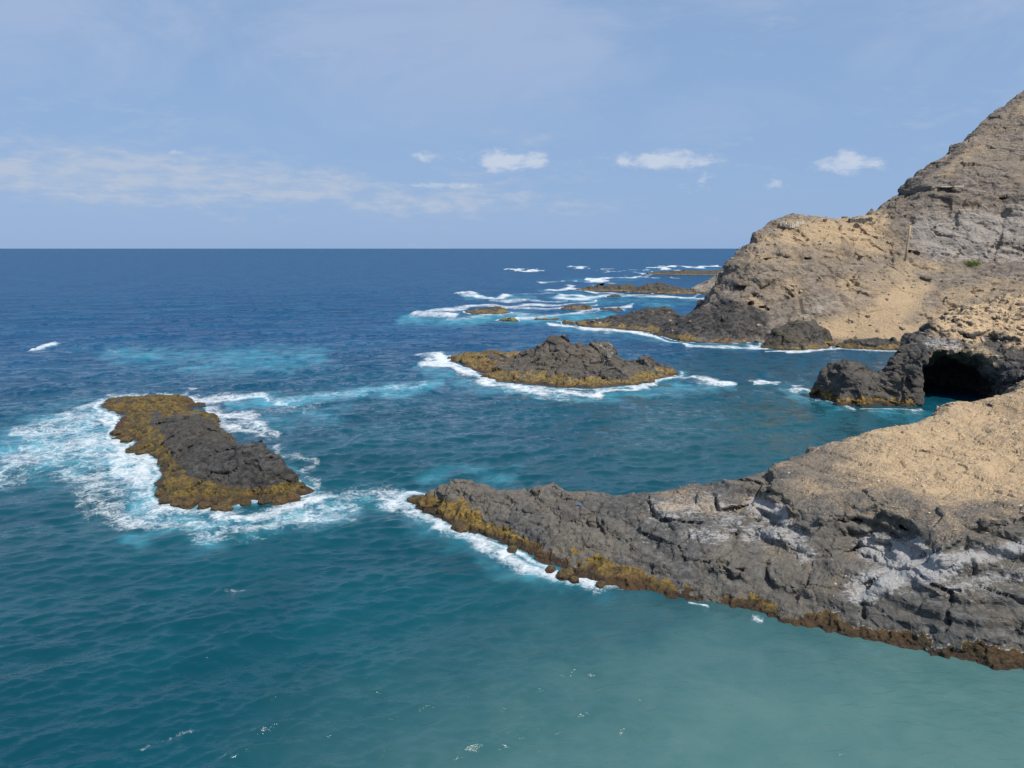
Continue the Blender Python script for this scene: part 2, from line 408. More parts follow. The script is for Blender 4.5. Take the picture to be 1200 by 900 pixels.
def rough_disp(s=1., amp=1., soft=0., weed=0.):
    """angular broken relief for the surface points: tilted facets, joints and grit; softer where soft is 1"""
    def f(x, y, z):
        wx = x + .5 / s * perlin(x * .5 * s, y * .5 * s, z * .5 * s); wy = y + .5 / s * perlin(x * .5 * s + 9, y * .5 * s, z * .5 * s)
        f1, e, idc, ti = worley(wx, wy, z * 1.5, .55 * s, True)
        g1, ge, gid, gt = worley(wx + 3, wy, z * 1.4, 1.6 * s, True)
        d = (1 - soft) * (.34 * ti + .16 * (idc - .5)) - .09 * np.exp(-(e / .06) ** 2)
        d = d + (1 - .6 * soft) * (.13 * gt + .05 * (gid - .5))
        d = d + .12 * fbm(x, y, z, .5 * s, 2, .5) + .05 * fbm(x, y, z, 3.2 * s, 2, .6)
        d = d / s ** .6 * amp
        if weed:
            k = sstep(z, weed + .25, weed - .25)
            h1, he, hid = worley(x, y, z, 2.3)
            d = d + k * (.08 * (.45 - h1) + .17 * fbm(x, y, z, .6, 3, .65, True) - .06 * (hid > .75))
        return d.astype(np.float32)
    return f

def ledge(t):
    f = t - np.floor(t); return sstep(f, 0., .72) - sstep(f, .80, 1.)
def in_poly(u, v, P):
    P = np.array(P, float); ins = np.zeros(u.shape, bool)
    for (ax, ay), (bx, by) in zip(P, np.roll(P, -1, 0)):
        if ay != by: ins ^= ((ay > v) != (by > v)) & (u < (bx - ax) * (v - ay) / (by - ay) + ax)
    return ins
# ---- islet of dark rock ringed by golden weed
front = [(117,478),(124,483),(133,486),(139,494),(135,503),(133,513),(147,514),(160,516),(150,527),(167,533),(182,538),(193,552),(184,566),(184,582),(200,589),(223,589),(243,591),(260,595),(277,591),(300,584),(320,587),(344,582),(349,568),(351,557)]
back = [(347,547),(338,538),(318,524),(297,517),(275,504),(262,495),(257,487),(250,481),(232,480),(226,474),(222,465),(213,462),(180,463),(150,463),(127,466)]
pts = [pz(u, v, 0) for u, v in front]
ctr = np.array(pz(235, 515, 0))
def ring_out(P, c, d, z):
    o = []
    n = len(P)
    for i in range(n):
        a = np.array(P[i - 1][:2]); b = np.array(P[(i + 1) % n][:2]); e = b - a; nn = np.array([e[1], -e[0]]); nn /= np.linalg.norm(nn) + 1e-9
        p = np.array(P[i][:2]); o.append((*(p + nn * d), z))
    return o
bk = []
for u, v in back:
    hump = v > 484; c = pz(u, v, 2.2 if v > 500 else (1.6 if v > 484 else .45))
    if v > 484: bk.append(away(c, 2.6, 0.))
    else: bk.append(away(c, 1.2, 0.))
loop = pts + bk
# orientation check so that the outward ring lies in the water
ar = sum(loop[i - 1][0] * loop[i][1] - loop[i][0] * loop[i - 1][1] for i in range(len(loop)))
outl = ring_out(loop, None, 2.2 if ar > 0 else -2.2, -1.6) + ring_out(loop, None, 6. if ar > 0 else -6., -3.)
inner = [(150,474,.7),(200,473,.85),(165,488,.9),(185,505,.9),(160,507,.6),(175,525,.6),(200,540,.8),(200,560,.7),(205,578,.55),(230,576,.6),(265,580,.55),(300,572,.75),(335,570,.8),
         (200,493,1.5),(214,492,2.1),(235,494,2.4),(254,497,2.7),(285,515,3.0),(310,521,3.2),(330,529,3.1),(344,547,2.2),(240,470,.5),(216,465,.5),(180,465,.55),(135,468,.6),
         (197,516,1.2),(214,538,1.1),(230,552,1.05),(266,564,1.1),(300,566,1.2),(328,564,1.3),(270,543,2.2),(310,546,2.5),(240,525,2.2),(220,512,2.1),(250,489,.9),(200,487,1.0),(240,484,.6)]
hA = Height(loop + outl + [pz(*p) for p in inner], .03)
def volA(x, y, z, h):
    k = np.clip(h, .25, 1.2)
    f1, e, idc = worley(x, y, z, .38)
    return k * (.40 * fbm(x, y, z, .22, 2, .5) + .24 * (idc - .5) - .28 * np.exp(-(e / .04) ** 2)) + .12 * fbm(x, y, z, 1.1, 2, .5, True)
def zonesA(V, N):
    x, y, z = V.T; u, v = proj(x, y, z)
    n = fbm(x, y, z, .5, 3); n2 = fbm(x, y, z, 2.2, 2); k = FPX / np.maximum(y, 1)
    hump = in_poly(u + k * (.7 * n + .3 * n2), v + .3 * k * (.7 * n2 + .5 * n), [(178,492),(200,487),(225,486),(257,490),(292,510),(316,516),(336,526),(352,552),(345,561),(320,569),(267,570),(228,560),(210,547),(194,524)])
    hump |= (strokes(u, v, [([(183, 487)], 7, 1.), ([(140, 467)], 5, 1.)]) + .25 * n2 > .55)
    al = np.where(hump, .1, .9)
    al = np.where(z < .62 + .35 * n, .9, al)
    return np.stack([0 * x, 0 * x + .15 * (N[:, 2] > .95), al], 1).astype(np.float32)
xs_ = [p[0] for p in loop]; ys_ = [p[1] for p in loop]
V, Q, Z, N = build_land(hA, (min(xs_) - 2, max(xs_) + 2, min(ys_) - 2, max(ys_) + 2, 4.2), .15, volA, rough_disp(.8, .7, .55, .9), zonesA)
isletA = thing('rocky_islet', 'low dark rock hump on a wide golden-brown seaweed shelf amid swirling foam', 'islet', pz(240, 560, 0))
base = isletA.location
def under(o, parent):
    o.parent = parent; o.matrix_parent_inverse = parent.matrix_world.inverted() if False else o.matrix_parent_inverse
    me = o.data; 
    return o
V0 = V.copy()
def shift_parent(objs, root):
    from mathutils import Matrix
    for o in objs:
        if o is None: continue
        o.parent = root; o.location = -Vector(root.location)
shift_parent(split_obj('rock', 'seaweed_band', V, Q, Z, M_ISLET, M_WEED), isletA)

# ---- islet with the jagged crest
frontB = [(528,420),(547,431),(563,441),(580,448),(613,451),(647,454),(693,457),(720,454),(747,451),(773,445),(795,437)]
crestB = [(793,435,.4),(780,427,1.6),(760,417,2.6),(740,422,2.),(723,422,2.2),(720,407,4.2),(713,400,5.0),(697,402,4.9),(680,397,5.6),(670,398,5.5),(663,392,6.2),(650,394,5.8),(640,399,4.9),(632,408,3.4),(623,416,1.8),(617,412,1.6),(600,412,1.5),(580,412,1.4),(560,413,1.2),(543,411,1.5),(531,415,.7)]
loop = [pz(u, v, 0) for u, v in frontB] + [away(pz(*c), 2.2 + .7 * c[2], 0) for c in crestB]
ar = sum(loop[i - 1][0] * loop[i][1] - loop[i][0] * loop[i - 1][1] for i in range(len(loop)))
sg = 1 if ar > 0 else -1
outl = ring_out(loop, None, 2.5 * sg, -1.8) + ring_out(loop, None, 7. * sg, -3.)
innerB = [pz(*c) for c in crestB] + [pz(*c) for c in [(560,425,.8),(590,435,.9),(600,425,1.2),(630,430,1.8),(650,425,2.4),(660,410,4.2),(690,415,3.6),(655,441,1.),(700,442,1.1),(700,428,2.2),(740,440,1.),(765,436,1.1),(750,430,1.7),(620,440,.9),(710,418,3.4),(645,415,3.4),(676,408,4.)]]
hB = Height(loop + outl + innerB, .03)
def volB(x, y, z, h):
    k = np.clip(h * .55, .25, 1.3)
    f1, e, idc = worley(x, y, z, .3)
    return k * (.35 * fbm(x, y, z, .18, 2, .5) + .75 * (idc - .5) - .35 * np.exp(-(e / .07) ** 2)) + .06 * fbm(x, y, z, 1.2, 2)
def zonesB(V, N):
    x, y, z = V.T; u, v = proj(x, y, z); n = fbm(x, y, z, .35, 3)
    al = .5 + (.95 - z + .7 * n + .35 * fbm(x, y, z, 1.3, 2)) * 2
    al = np.maximum(al, .9 * in_poly(u, v, [(526, 420), (532, 412), (562, 414), (572, 430), (585, 444), (560, 440)]) * (z < 1.5))
    al = np.maximum(al, .9 * strokes(u, v, [([(530, 416), (560, 422), (575, 416), (615, 414)], 8, 1.)]) * (z < 1.9) * (n > -.1))
    wh = strokes(u, v, [([(700, 405), (718, 408), (712, 420)], 10, .42), ([(690, 412)], 8, .25)])
    return np.stack([0 * x, wh, al], 1).astype(np.float32)
xs_ = [p[0] for p in loop]; ys_ = [p[1] for p in loop]
V, Q, Z, N = build_land(hB, (min(xs_) - 2, max(xs_) + 2, min(ys_) - 2, max(ys_) + 2, 8.), .22, volB, rough_disp(.6, .9, 0., 1.), zonesB)
isletB = thing('rocky_islet', 'jagged grey crested rock islet with a thin golden seaweed rim and white foam edge', 'islet', pz(660, 450, 0))
shift_parent(split_obj('rock', 'seaweed_band', V, Q, Z, M_CREST, M_WEEDFAR), isletB)

# ---- near lava headland with the tan plateau
frontC = [(476,584),(488,593),(500,602),(530,616),(560,627),(582,635),(603,643),(630,656),(660,671),(700,682),(727,687),(777,697),(827,705),(860,711),(897,722),(933,733),(1000,748),(1067,760),(1133,777),(1200,788),(1300,812),(1420,840)]
crestC = [(480,581,.5),(500,574,1.4),(515,566,2.),(530,562,2.3),(550,564,2.2),(570,566,2.3),(600,572,2.3),(630,571,2.3),(652,566,2.8),(665,572,2.5),(690,577,2.5),(740,577,2.7),(790,571,3.),(815,566,3.3),(840,563,3.4),(880,560,3.4),(903,556,3.6)]
rimC = [(906,546,4.4),(930,540,4.6),(950,530,4.8),(980,518,5.1),(1010,507,5.4),(1040,502,5.6),(1075,496,5.9),(1092,489,6.2),(1098,481,6.6),(1130,479,6.8),(1160,474,7.1),(1178,455,8.),(1200,432,8.8),(1260,405,9.6)]
P = [pz(u, v) for u, v in frontC]
P += [(p[0] - .6, p[1] - 1.6, -1.4) for p in P[:]] + [(p[0] - 1.5, p[1] - 5, -3.) for p in P[:]]
P += [pz(*c) for c in crestC] + [away(pz(*c), 2.4, -.2) for c in crestC] + [away(pz(*c), 6, -2.5) for c in crestC]
P += [pz(*c) for c in rimC] + [away(pz(*c), 2.2, c[2] - 3.4) for c in rimC[:-2]] + [away(pz(*c), 5., -1.) for c in rimC[:-2]] + [away(pz(*c), 11, -3.) for c in rimC[:-2]]
P += [away(pz(1200, 432, 8.8), 6, 8.), away(pz(1260, 405, 9.6), 8, 9.5), away(pz(1260, 405, 9.6), 20, 9.)]
P += [(p[0] - 2.2, p[1] + .5, -1.5) for p in [pz(476, 584)]]
P += [pz(*c) for c in [(910,572,4.3),(935,590,4.2),(960,604,4.2),(1000,600,4.3),(1040,606,4.35),(1078,622,4.4),(1110,645,4.3),(1150,632,4.6),(1200,632,4.8),(1300,640,5.2),
     (930,560,4.5),(960,550,4.7),(1000,560,4.9),(1040,540,5.2),(1100,560,5.3),(1150,590,5.1),(1200,590,5.5),(1100,520,5.9),(1150,530,6.1),(1200,520,6.8),(1200,480,7.7),(1150,495,6.7),(1280,560,6.6),(1300,480,8.5),(1380,640,6.5),(1400,520,9.),
     (880,588,3.1),(912,600,3.1),(940,625,2.9),(965,632,2.9),(1000,628,3.0),(1040,634,3.05),(1075,652,3.1),(1110,672,3.1),(1150,660,3.3),(1200,662,3.5),(1300,680,3.8),
     (850,590,2.9),(850,640,2.),(900,630,2.4),(900,680,1.2),(800,600,2.6),(800,660,1.35),(760,600,2.4),(700,640,1.0),(700,610,2.),(650,625,1.2),(650,600,2.),(600,610,1.2),(560,600,1.2),(530,590,1.1),(510,584,1.),(750,650,1.2),(850,680,1.0),(950,690,1.5),(1000,700,1.55),(1000,660,2.6),(1050,715,1.4),(1100,730,1.3),(1100,700,2.3),(1150,735,1.5),(1200,745,1.2),(1200,705,2.3),(1300,760,1.8),(1300,720,2.8)]]
hC0 = Height(P, .02)
# the tan cap: its broken front edge stands a step above the grey lava
edge = [pz(u, v, 3.9) for u, v in [(902,540),(905,580),(922,597),(945,607),(975,612),(1000,606),(1022,611),(1045,614),(1070,626),(1084,640),(1100,652),(1118,650),(1140,642),(1165,634),(1200,641),(1320,655),(1500,690)]]
edgexy = np.array([(p[0], p[1]) for p in edge])
cappoly = np.concatenate([edgexy, [(90, 30), (90, 140), (20, 140), (19.0, 60)]])
def cap_sd(x, y):
    d = np.full(x.shape, 1e9, np.float32); ins = np.zeros(x.shape, bool)
    for (ax, ay), (bx, by) in zip(edgexy[:-1], edgexy[1:]):
        ex, ey = bx - ax, by - ay; t = np.clip(((x - ax) * ex + (y - ay) * ey) / (ex * ex + ey * ey), 0, 1)
        d = np.minimum(d, (x - ax - t * ex) ** 2 + (y - ay - t * ey) ** 2)
    for (ax, ay), (bx, by) in zip(cappoly, np.roll(cappoly, -1, 0)):
        if ay == by: continue
        ins ^= ((ay > y) != (by > y)) & (x < (bx - ax) * (y - ay) / (by - ay) + ax)
    return np.sqrt(d) * np.where(ins, 1., -1.)
def hC(x, y):
    s = cap_sd(x, y)
    n = perlin(np.ravel(x) * .8, np.ravel(y) * .8, np.zeros(x.size, np.float32)).reshape(x.shape)
    return hC0(x, y) + .4 * (sstep(s + .45 * n, -.12, .12) - .5) * (np.abs(s) < 6) * np.clip(1.4 - np.abs(s) / 4.5, 0, 1)
def volC(x, y, z, h):
    k = np.clip(h * .5, .2, 1.)
    f1, e, idc = worley(x + .6 * perlin(x * .4, y * .4, z * .4), y, z * 1.2, .30)
    tip = sstep(x, 14., 2.)
    offc = (cap_sd(x, y) < .2) * sstep(h, .7, 1.3) * (1 - .6 * tip)
    led = .30 * ledge(z * 1.25 + .07 * x + 1.1 * fbm(x, y, z, .1, 2) + .5) - .12 - .40 * np.exp(-(e / .045) ** 2)
    f2, e2, id2 = worley(x, y, z, .62)
    return k * (.40 * fbm(x, y, z, .16, 2, .5) + .12 * fbm(x, y, z, .5, 2)) + tip * k * (.24 * (id2 - .45) - .25 * np.exp(-(e2 / .07) ** 2)) + .06 * fbm(x, y, z, .85, 2, .5, True) + offc * led
capn = {}
def zonesC(V, N):
    x, y, z = V.T; u, v = proj(x, y, z); n = fbm(x, y, z, .4, 3)
    s = cap_sd(x, y) + .5 * n
    tan = .30 + .55 * sstep(s, .3, 6.) * sstep(u, 930, 1090); tan = np.where(s < -.1, 0, tan)
    tan *= sstep(N[:, 2], .35, .7)
    tan = np.maximum(tan, .33 * strokes(u, v, [([(790, 590), (880, 590)], 26, 1.), ([(990, 640), (1000, 690)], 20, .8), ([(905, 655)], 24, .8)]))
    wh = strokes(u, v, [([(885, 592), (900, 600), (945, 608)], 15, 1.), ([(880, 625), (930, 625), (945, 650)], 20, .62), ([(1020, 640), (1060, 650), (1090, 640)], 20, 1.), ([(1010, 690), (1060, 668), (1110, 665)], 24, .85), ([(1120, 655), (1200, 642)], 15, .75), ([(1110, 690), (1200, 670)], 18, .55),
                        ([(770, 600), (830, 590), (860, 610)], 24, .55), ([(810, 625), (850, 630)], 14, .6), ([(1095, 645)], 11, 1.), ([(985, 606)], 7, .9), ([(730, 620), (770, 640)], 20, .3), ([(1080, 690), (1200, 690)], 30, .35)])
    wh = wh * (s < .1)
    tipw = sstep(u, 760, 560);
    rustw = .9 * sstep(u + 60 * n, 880, 1020)
    n = n + .5 * perlin(x * .16, y * .16, z * .1 + 5)
    al = .5 + ((.46 + .5 * tipw) + .5 * n + .35 * fbm(x, y, z, 2., 2) - z) * 2.2
    wh = np.where(al > .5, rustw, wh)
    return np.stack([tan, wh, al], 1).astype(np.float32)
_dc1 = rough_disp(1.1, .66, .25, .75); _dc2 = rough_disp(1.1, .62, .35, .6)
def dispC(x, y, z):
    k = sstep(x, 4., 14.); return _dc1(x, y, z) * (1 - k) + _dc2(x, y, z) * k
cvC = [(pz(u, v, z), r, 2, a) for (u, v, z, r, a) in [(1000, 607, 3.75, (1.7, .5, .2), -.1), (1072, 618, 3.85, (.9, .8, .33), .3), (912, 578, 3.8, (.5, .6, .25), 0), (955, 575, 4.25, (.55, .3, .16), 0), (1030, 608, 3.8, (.9, .5, .15), .2), (888, 608, 2.6, (.25, .6, .4), 0), (1135, 640, 3.9, (1.2, .5, .14), .1)]]
cvC += [((*pz(u, v, 1.4)[:2], float(hC0(*[np.array([q]) for q in pz(u, v, 1.4)[:2]])[0])), (r * 1.2, r * .8, .2), 2, .2) for u, v, r in [(815, 652, 0.42), (828, 650, 0.36), (857, 671, 0.45), (868, 668, 0.3), (1042, 721, 0.3), (1060, 722, 0.25), (911, 684, 0.3), (1193, 741, 0.5), (800, 648, 0.3), (846, 662, 0.3), (1090, 728, 0.25)]]
V, Q, Z, N = build_land(hC, (-10, 44, 28, 84, 11.5), .125, volC, dispC, zonesC, cvC)
VC, ZC, NC = V, Z, N
headC = split_obj('headland', 'seaweed_band', V, Q, Z, M_NEAR, M_WEEDNEAR, None, True, kind='structure', label='near dark lava headland with tan gravel plateau and seaweed rim')

# ---- cave promontory
wD = [(955,458),(959,466),(975,471),(1000,474),(1030,474),(1060,473),(1090,474),(1120,476),(1150,478),(1180,480),(1230,483),(1300,486)]
P = [pz(u, v) for u, v in wD]; P += [away(p, -1.6, -1.6) for p in P[:]] + [away(p, -6, -3.) for p in P[:]] + [(pz(955,458)[0] - 1.5, pz(955,458)[1] + 1, -1.8)]
topD = [(962,437,3.3),(972,427,4.4),(985,423,5.),(1000,423,5.),(1014,427,4.6),(1030,430,4.5),(1042,424,5.2),(1050,416,6.),(1056,408,7.),(1066,396,8.1),(1076,387,9.),(1090,380,9.6),(1102,375,10.),(1125,369,10.4),(1150,362,11.),(1200,350,12.),(1270,335,13.)]
P += [pz(*c) for c in topD] + [away(pz(*c), 3 + .25 * c[2], -1.2) for c in topD if c[0] < 1045] + [away(pz(*c), 14, c[2] - 1.5) for c in topD if c[0] > 1060] + [away(pz(*c), 25, -1.) for c in topD if c[0] > 1040] + [away(pz(*c), 9 + .5 * c[2], -3.) for c in topD if c[0] < 1045]
P += [pz(*c) for c in [(965,455,1.4),(985,455,2.2),(1010,455,2.2),(1035,455,2.),(1060,450,2.6),(1000,440,3.6),(1062,428,5.2),(1080,416,6.4),(1100,413,6.6),(1120,412,6.7),(1140,412,6.7),(1160,408,7.),(1180,412,6.6),(1200,408,7.2),(1230,412,7.4),
     (1090,400,7.6),(1120,395,8.2),(1150,390,8.6),(1200,385,9.),(1250,385,9.4),(1100,388,8.8),(1170,375,10.),(1300,400,9.),(1300,360,11.5)]]
hD = Height(P, .02)
def volD(x, y, z, h):
    k = np.clip(h * .4, .3, 1.)
    f1, e, idc = worley(x, y, z, .34)
    return k * (.75 * fbm(x, y, z, .22, 3, .55) + .55 * (idc - .5)) + .22 * fbm(x, y, z, .8, 2, .5, True)
def zonesD(V, N):
    x, y, z = V.T; u, v = proj(x, y, z); n = fbm(x, y, z, .25, 3)
    tan = sstep(z + 1.2 * n, 6.6, 9.) * sstep(N[:, 2], .3, .65) * sstep(u, 1075, 1120)
    tan = np.maximum(tan, .5 * strokes(u, v, [([(1100, 415), (1150, 412), (1160, 425)], 14, 1.)]))
    wh = strokes(u, v, [([(1090, 402), (1120, 405)], 12, .55)])
    al = .5 + (.95 + .6 * n + .5 * fbm(x, y, z, 1., 2) - z) * 2 - 3 * sstep(u, 1060, 1085)
    return np.stack([tan, wh, al], 1).astype(np.float32)
cc = pz(1127, 477, 0); yy = cc[1]
cvD = [((cc[0] + .55, yy + 2.5, .3), (4.9, 8.5, 6.4), 3.2, .0), ((cc[0] + 3.5, yy + 9, 0), (4.5, 8., 4.8), 2.5, -.2), ((pz(1180, 440, 4.2)), (1.3, 2.2, 2.3), 2)]
V, Q, Z, N = build_land(hD, (36, 84, 90, 132, 16), .24, volD, rough_disp(.6, .9, 0., 1.), zonesD, cvD)
VD, ZD, ND = V, Z, N
headD = split_obj('headland', 'seaweed_band', V, Q, Z, M_CAVE, M_WEEDNEAR, None, True, kind='structure', label='dark rock promontory with a rounded knob and black sea cave under a tan slope')

# ---- far headland and the mountain
wE = [(655,377),(668,380),(680,382),(700,384),(740,388),(770,393),(800,400),(820,402),(850,403),(880,402),(915,402),(960,404),(1000,405),(1050,409),(1080,411),(1150,415),(1300,420)]
P = [pz(u, v) for u, v in wE]; P += [away(p, -3, -1.5) for p in P[:]] + [away(p, -12, -4.) for p in P[:]]
spit = [(660,375,.8),(690,374,1.4),(720,370,2.4),(745,366,3.2),(755,362,4.),(765,363,3.8),(782,360,4.6),(820,355,6.),(838,351,7.)]
P += [pz(*c) for c in spit] + [away(pz(*c), 3 + c[2], -.5) for c in spit] + [away(pz(*c), 16 + c[2], -3) for c in spit]
P += [pz(*c) for c in [(720,378,1.1),(760,378,1.7),(800,388,1.8),(800,370,4.),(830,376,4.),(860,370,5.5),(850,391,1.8),(885,388,2.3),(835,390,1.8)]]
face = [(850,352,178),(870,348,175),(895,362,173),(840,340,188),(845,318,193),(858,300,197),(885,272,203),(910,259,207),(922,253,207),(935,252,207),(960,254,210),(1000,255,214),(1015,251,218),(1030,242,222),
  (868,330,182),(880,312,184),(900,300,187),(915,280,197),(940,275,200),(920,320,181),(960,290,194),(960,270,203),(1000,290,196),(1000,270,205),(1040,290,201),(1030,265,212),(950,325,181),(1000,330,183),(940,345,175.5),(925,365,172.5),(1000,350,177),(1045,330,186),(1060,315,192),
  (1000,375,172),(1050,378,170),(970,385,171),(1000,394,168.5),(1050,395,166),(1065,300,203),(1100,304,201),(1130,306,200),(1200,310,197),(1300,318,192),(1100,335,187),(1150,335,184),(1200,330,186),(1100,365,172),(1150,355,173),(1200,345,174),(1300,350,172),
  (1066,288,206.5),(1075,250,211),(1062,262,210),(1045,262,212),(1130,290,203.5),(1130,260,207),(1130,230,212),(1200,290,200.5),(1200,250,206),(1200,220,211),(1160,290,202),(1300,290,196),(1300,220,206),
  (1040,232,224),(1055,216,234),(1060,235,220),(1080,213,219),(1075,201,243),(1100,186,250),(1100,210,223),(1130,205,224),(1115,168,258),(1140,150,265),(1130,175,250),(1150,185,236),(1160,135,270),(1200,150,252),(1170,160,255),(1200,190,230),(1180,118,277),(1200,103,284),(1250,65,298),(1320,10,315),(1300,150,258),(1400,100,280),(1400,300,198)]
P += [py(*c) for c in face]
sil = [(840,340,188),(845,318,193),(858,300,197),(885,272,203),(910,259,207),(935,252,207),(960,254,210),(1000,255,214),(1015,251,218)]
for i, c in enumerate(sil):
    p = py(*c)
    if i < 5: P += [(p[0] - 3.5, p[1] + 10, p[2] - 12), (p[0] - 6, p[1] + 26, -2.)]
    else: P += [away(p, 14, p[2] - 2.5), away(p, 45, p[2] - 14)]
for c in [(1040,232,224),(1055,216,234),(1075,201,243),(1100,186,250),(1115,168,258),(1140,150,265),(1160,135,270),(1200,103,284),(1250,65,298),(1320,10,315)]:
    p = py(*c); P += [away(p, 12, p[2] - 6), away(p, 40, p[2] - 25)]
hE = Height(P, .05)
def volE(x, y, z, h):
    k = np.clip(h * .15, .25, 1.)
    f1, e, idc = worley(x, y, z * 1.4, .12)
    hi = sstep(z, 2., 10.)
    st = np.sin(z * 1.15 + 2.2 * perlin(x * .05, y * .05, z * .05) + .12 * x)
    f2, e2, id2, t2 = worley(x, y, z * 1.3, .075, True)
    k = k * (1 - .6 * sstep(z, 35., 50.))
    return k * (.9 * fbm(x, y, z, .05, 2, .5, True) + .9 * t2 + .55 * (idc - .5) + .3 * fbm(x, y, z * 2.2, .2, 2) + hi * (.42 * ledge(z * .30 + .045 * x - .02 * y + .9 * fbm(x, y, z, .03, 2)) - .2) - .8 * hi * np.exp(-(perlin(x * .075 + 3, y * .075, z * .012) / .07) ** 2))
sandE = [([(985, 392), (1030, 375), (1060, 350)], 26, 1.), ([(990, 395), (1080, 392)], 16, 1.), ([(1060, 345), (1080, 340)], 18, .7), ([(930, 275), (980, 272), (1025, 268)], 22, .85), ([(900, 285), (880, 300)], 16, .5), ([(1020, 265)], 18, 1.), ([(895, 292), (960, 288), (1040, 285)], 24, .5), ([(1000, 340), (1060, 325)], 26, .55), ([(930, 335), (900, 345)], 16, .4), ([(1120, 350), (1200, 340)], 22, .5), ([(940, 300), (900, 320)], 14, .35),
         ([(1100, 385), (1200, 370)], 40, .75), ([(1110, 195), (1150, 165), (1200, 125)], 18, .4), ([(1050, 310), (1100, 315)], 10, .5), ([(880, 352), (895, 360)], 6, .9)]
def volmask_sand(x, y, z):
    u, v = proj(x, y, z); return strokes(u, v, sandE[:3])
def volE2(x, y, z, h):
    return volE(x, y, z, h) * (1 - .85 * np.clip(volmask_sand(x, y, z), 0, 1))
def dispE(x, y, z):
    return (1 - .8 * np.clip(volmask_sand(x, y, z), 0, 1)) * (rough_disp(.28, .85)(x, y, z))
def zonesE(V, N):
    x, y, z = V.T; u, v = proj(x, y, z); n = fbm(x, y, z, .08, 3)
    tan = strokes(u, v, sandE)
    wh = strokes(u, v, [([(1085, 275), (1200, 262)], 30, .9), ([(1090, 295), (1200, 298)], 14, .75), ([(945, 365), (985, 350)], 17, .55), ([(920, 315), (1000, 318)], 12, .35), ([(1020, 300)], 14, .35), ([(1180, 200), (1200, 205)], 22, .2)])
    wk = sstep(u, 930, 860); al = .5 + (.6 * wk - .3 * (1 - wk) + 1. * wk * (n + fbm(x, y, z, .6, 2)) - z) * 2
    dk = strokes(u, v, [([(665, 378), (760, 375), (830, 378), (880, 380)], 26, 1.), ([(850, 360), (870, 372)], 14, 1.), ([(900, 396), (960, 398), (1055, 404)], 7, 1.), ([(1055, 225), (1080, 207), (1110, 190), (1130, 172)], 6, .5)])
    return np.stack([tan - .5 * dk, wh, al], 1).astype(np.float32), dk
dkE = {}
def zE(V, N):
    a, b = zonesE(V, N); dkE['d'] = b; return a
def slit(u, v, Y, rx, rz, ry=2.5, rot=0): return (py(u, v, Y), (rx, ry, rz), 2, rot)
cvE = []
for (u, v, Yd, n_, du, dv, rx, rz) in [(862,337,182,4,8,.2,1.9,.34),(884,347,178,3,8,3.2,1.6,.45),(880,356,175,4,9,3.5,1.5,.5),(1084,328,189,4,9,.6,2.1,.42),(1124,332,186,3,9,.3,1.9,.4),(1158,333,186,2,7,-.6,1.2,.3),(890,306,187.5,3,9,-1.2,1.4,.4),(916,301,186.5,2,6,.5,1.1,.5),(936,303,189,2,6,.4,1.,.35),(1066,296,204.8,2,7,1,1.2,.5),(925,346,177,3,7,2.4,1.2,.4),(1000,312,190,3,9,-1.,1.3,.22),(960,330,181,3,8,1.4,1.3,.22),(1030,322,188,3,10,-2,1.2,.2),(1130,245,209,3,9,-3,1.3,.3),(1165,230,211,3,8,3,1.2,.3),(1090,262,209,3,3,6,.6,.5)]:
    for i in range(n_): cvE.append(slit(u + du * i, v + dv * i + ((i * 7) % 3 - 1) * .8, Yd, rx * (.8 + .3 * ((i * 5) % 3 - 1)), rz, 1.6))
V, Q, Z, N = build_land(hE, (8, 205, 146, 312, 100), .46, volE2, dispE, zE, cvE, zmin=-1., dmax=3.)

headE = split_obj('headland', 'seaweed_band', V, Q, Z, M_FAR, M_WEEDFAR, None, True, dkE['d'], kind='structure', label='tall tan and grey headland rising into a mountain slope above the sea')
VE, NE, ZE = V, N, Z

# ---- low reefs and rocks further out
def low_rock(spec, label, group=None, res=.35, name='reef_rock', mr=None, light=0., weed=1.):
    """spec: front waterline pixels, crest (u, v, z)"""
    fr, cr = spec
    loop = [pz(u, v) for u, v in fr] + [away(pz(*c), 2.0 + 1.4 * c[2], 0) for c in cr[::-1]]
    ar = sum(loop[i - 1][0] * loop[i][1] - loop[i][0] * loop[i - 1][1] for i in range(len(loop)))
    sg = 1 if ar > 0 else -1
    P = loop + ring_out(loop, None, 2.5 * sg, -1.6) + ring_out(loop, None, 8 * sg, -3) + [pz(*c) for c in cr]
    h = Height(P, .05)
    def vol(x, y, z, hh):
        f1, e, idc = worley(x, y, z, .3)
        return np.clip(hh * .5, .25, 1.2) * (.5 * fbm(x, y, z, .16, 3, .55, True) + .45 * (idc - .5)) + .15 * fbm(x, y, z, .8, 2)
    def zn(V, N):
        x, y, z = V.T; n = fbm(x, y, z, .2, 3)
        return np.stack([0 * x + light * .3, 0 * x + light * .5, .5 + (.75 * weed + .7 * n + .4 * fbm(x, y, z, .9, 2) - z) * 2], 1).astype(np.float32)
    xs_ = [p[0] for p in loop]; ys_ = [p[1] for p in loop]
    V, Q, Z, N = build_land(h, (min(xs_) - 2, max(xs_) + 2, min(ys_) - 2, max(ys_) + 2, max(c[2] for c in cr) + 2.5), res, vol, rough_disp(.5, .9), zn)
    lab_ = np.arange(len(V))
    for _ in range(400):                       # keep the one connected rock, not stray crumbs
        m_ = lab_[Q].min(1); nl = lab_.copy()
        for c_ in range(4): np.minimum.at(nl, Q[:, c_], m_)
        nl = nl[nl]
        if (nl == lab_).all(): break
        lab_ = nl
    keep_ = np.bincount(lab_, minlength=len(V)).argmax(); Q = Q[lab_[Q[:, 0]] == keep_]
    t = thing(name, label, 'rock', loop[len(fr) // 2], group)
    shift_parent(split_obj('rock', 'seaweed_band', V, Q, Z, mr or M_REEF, M_WEEDFAR), t)
    return t
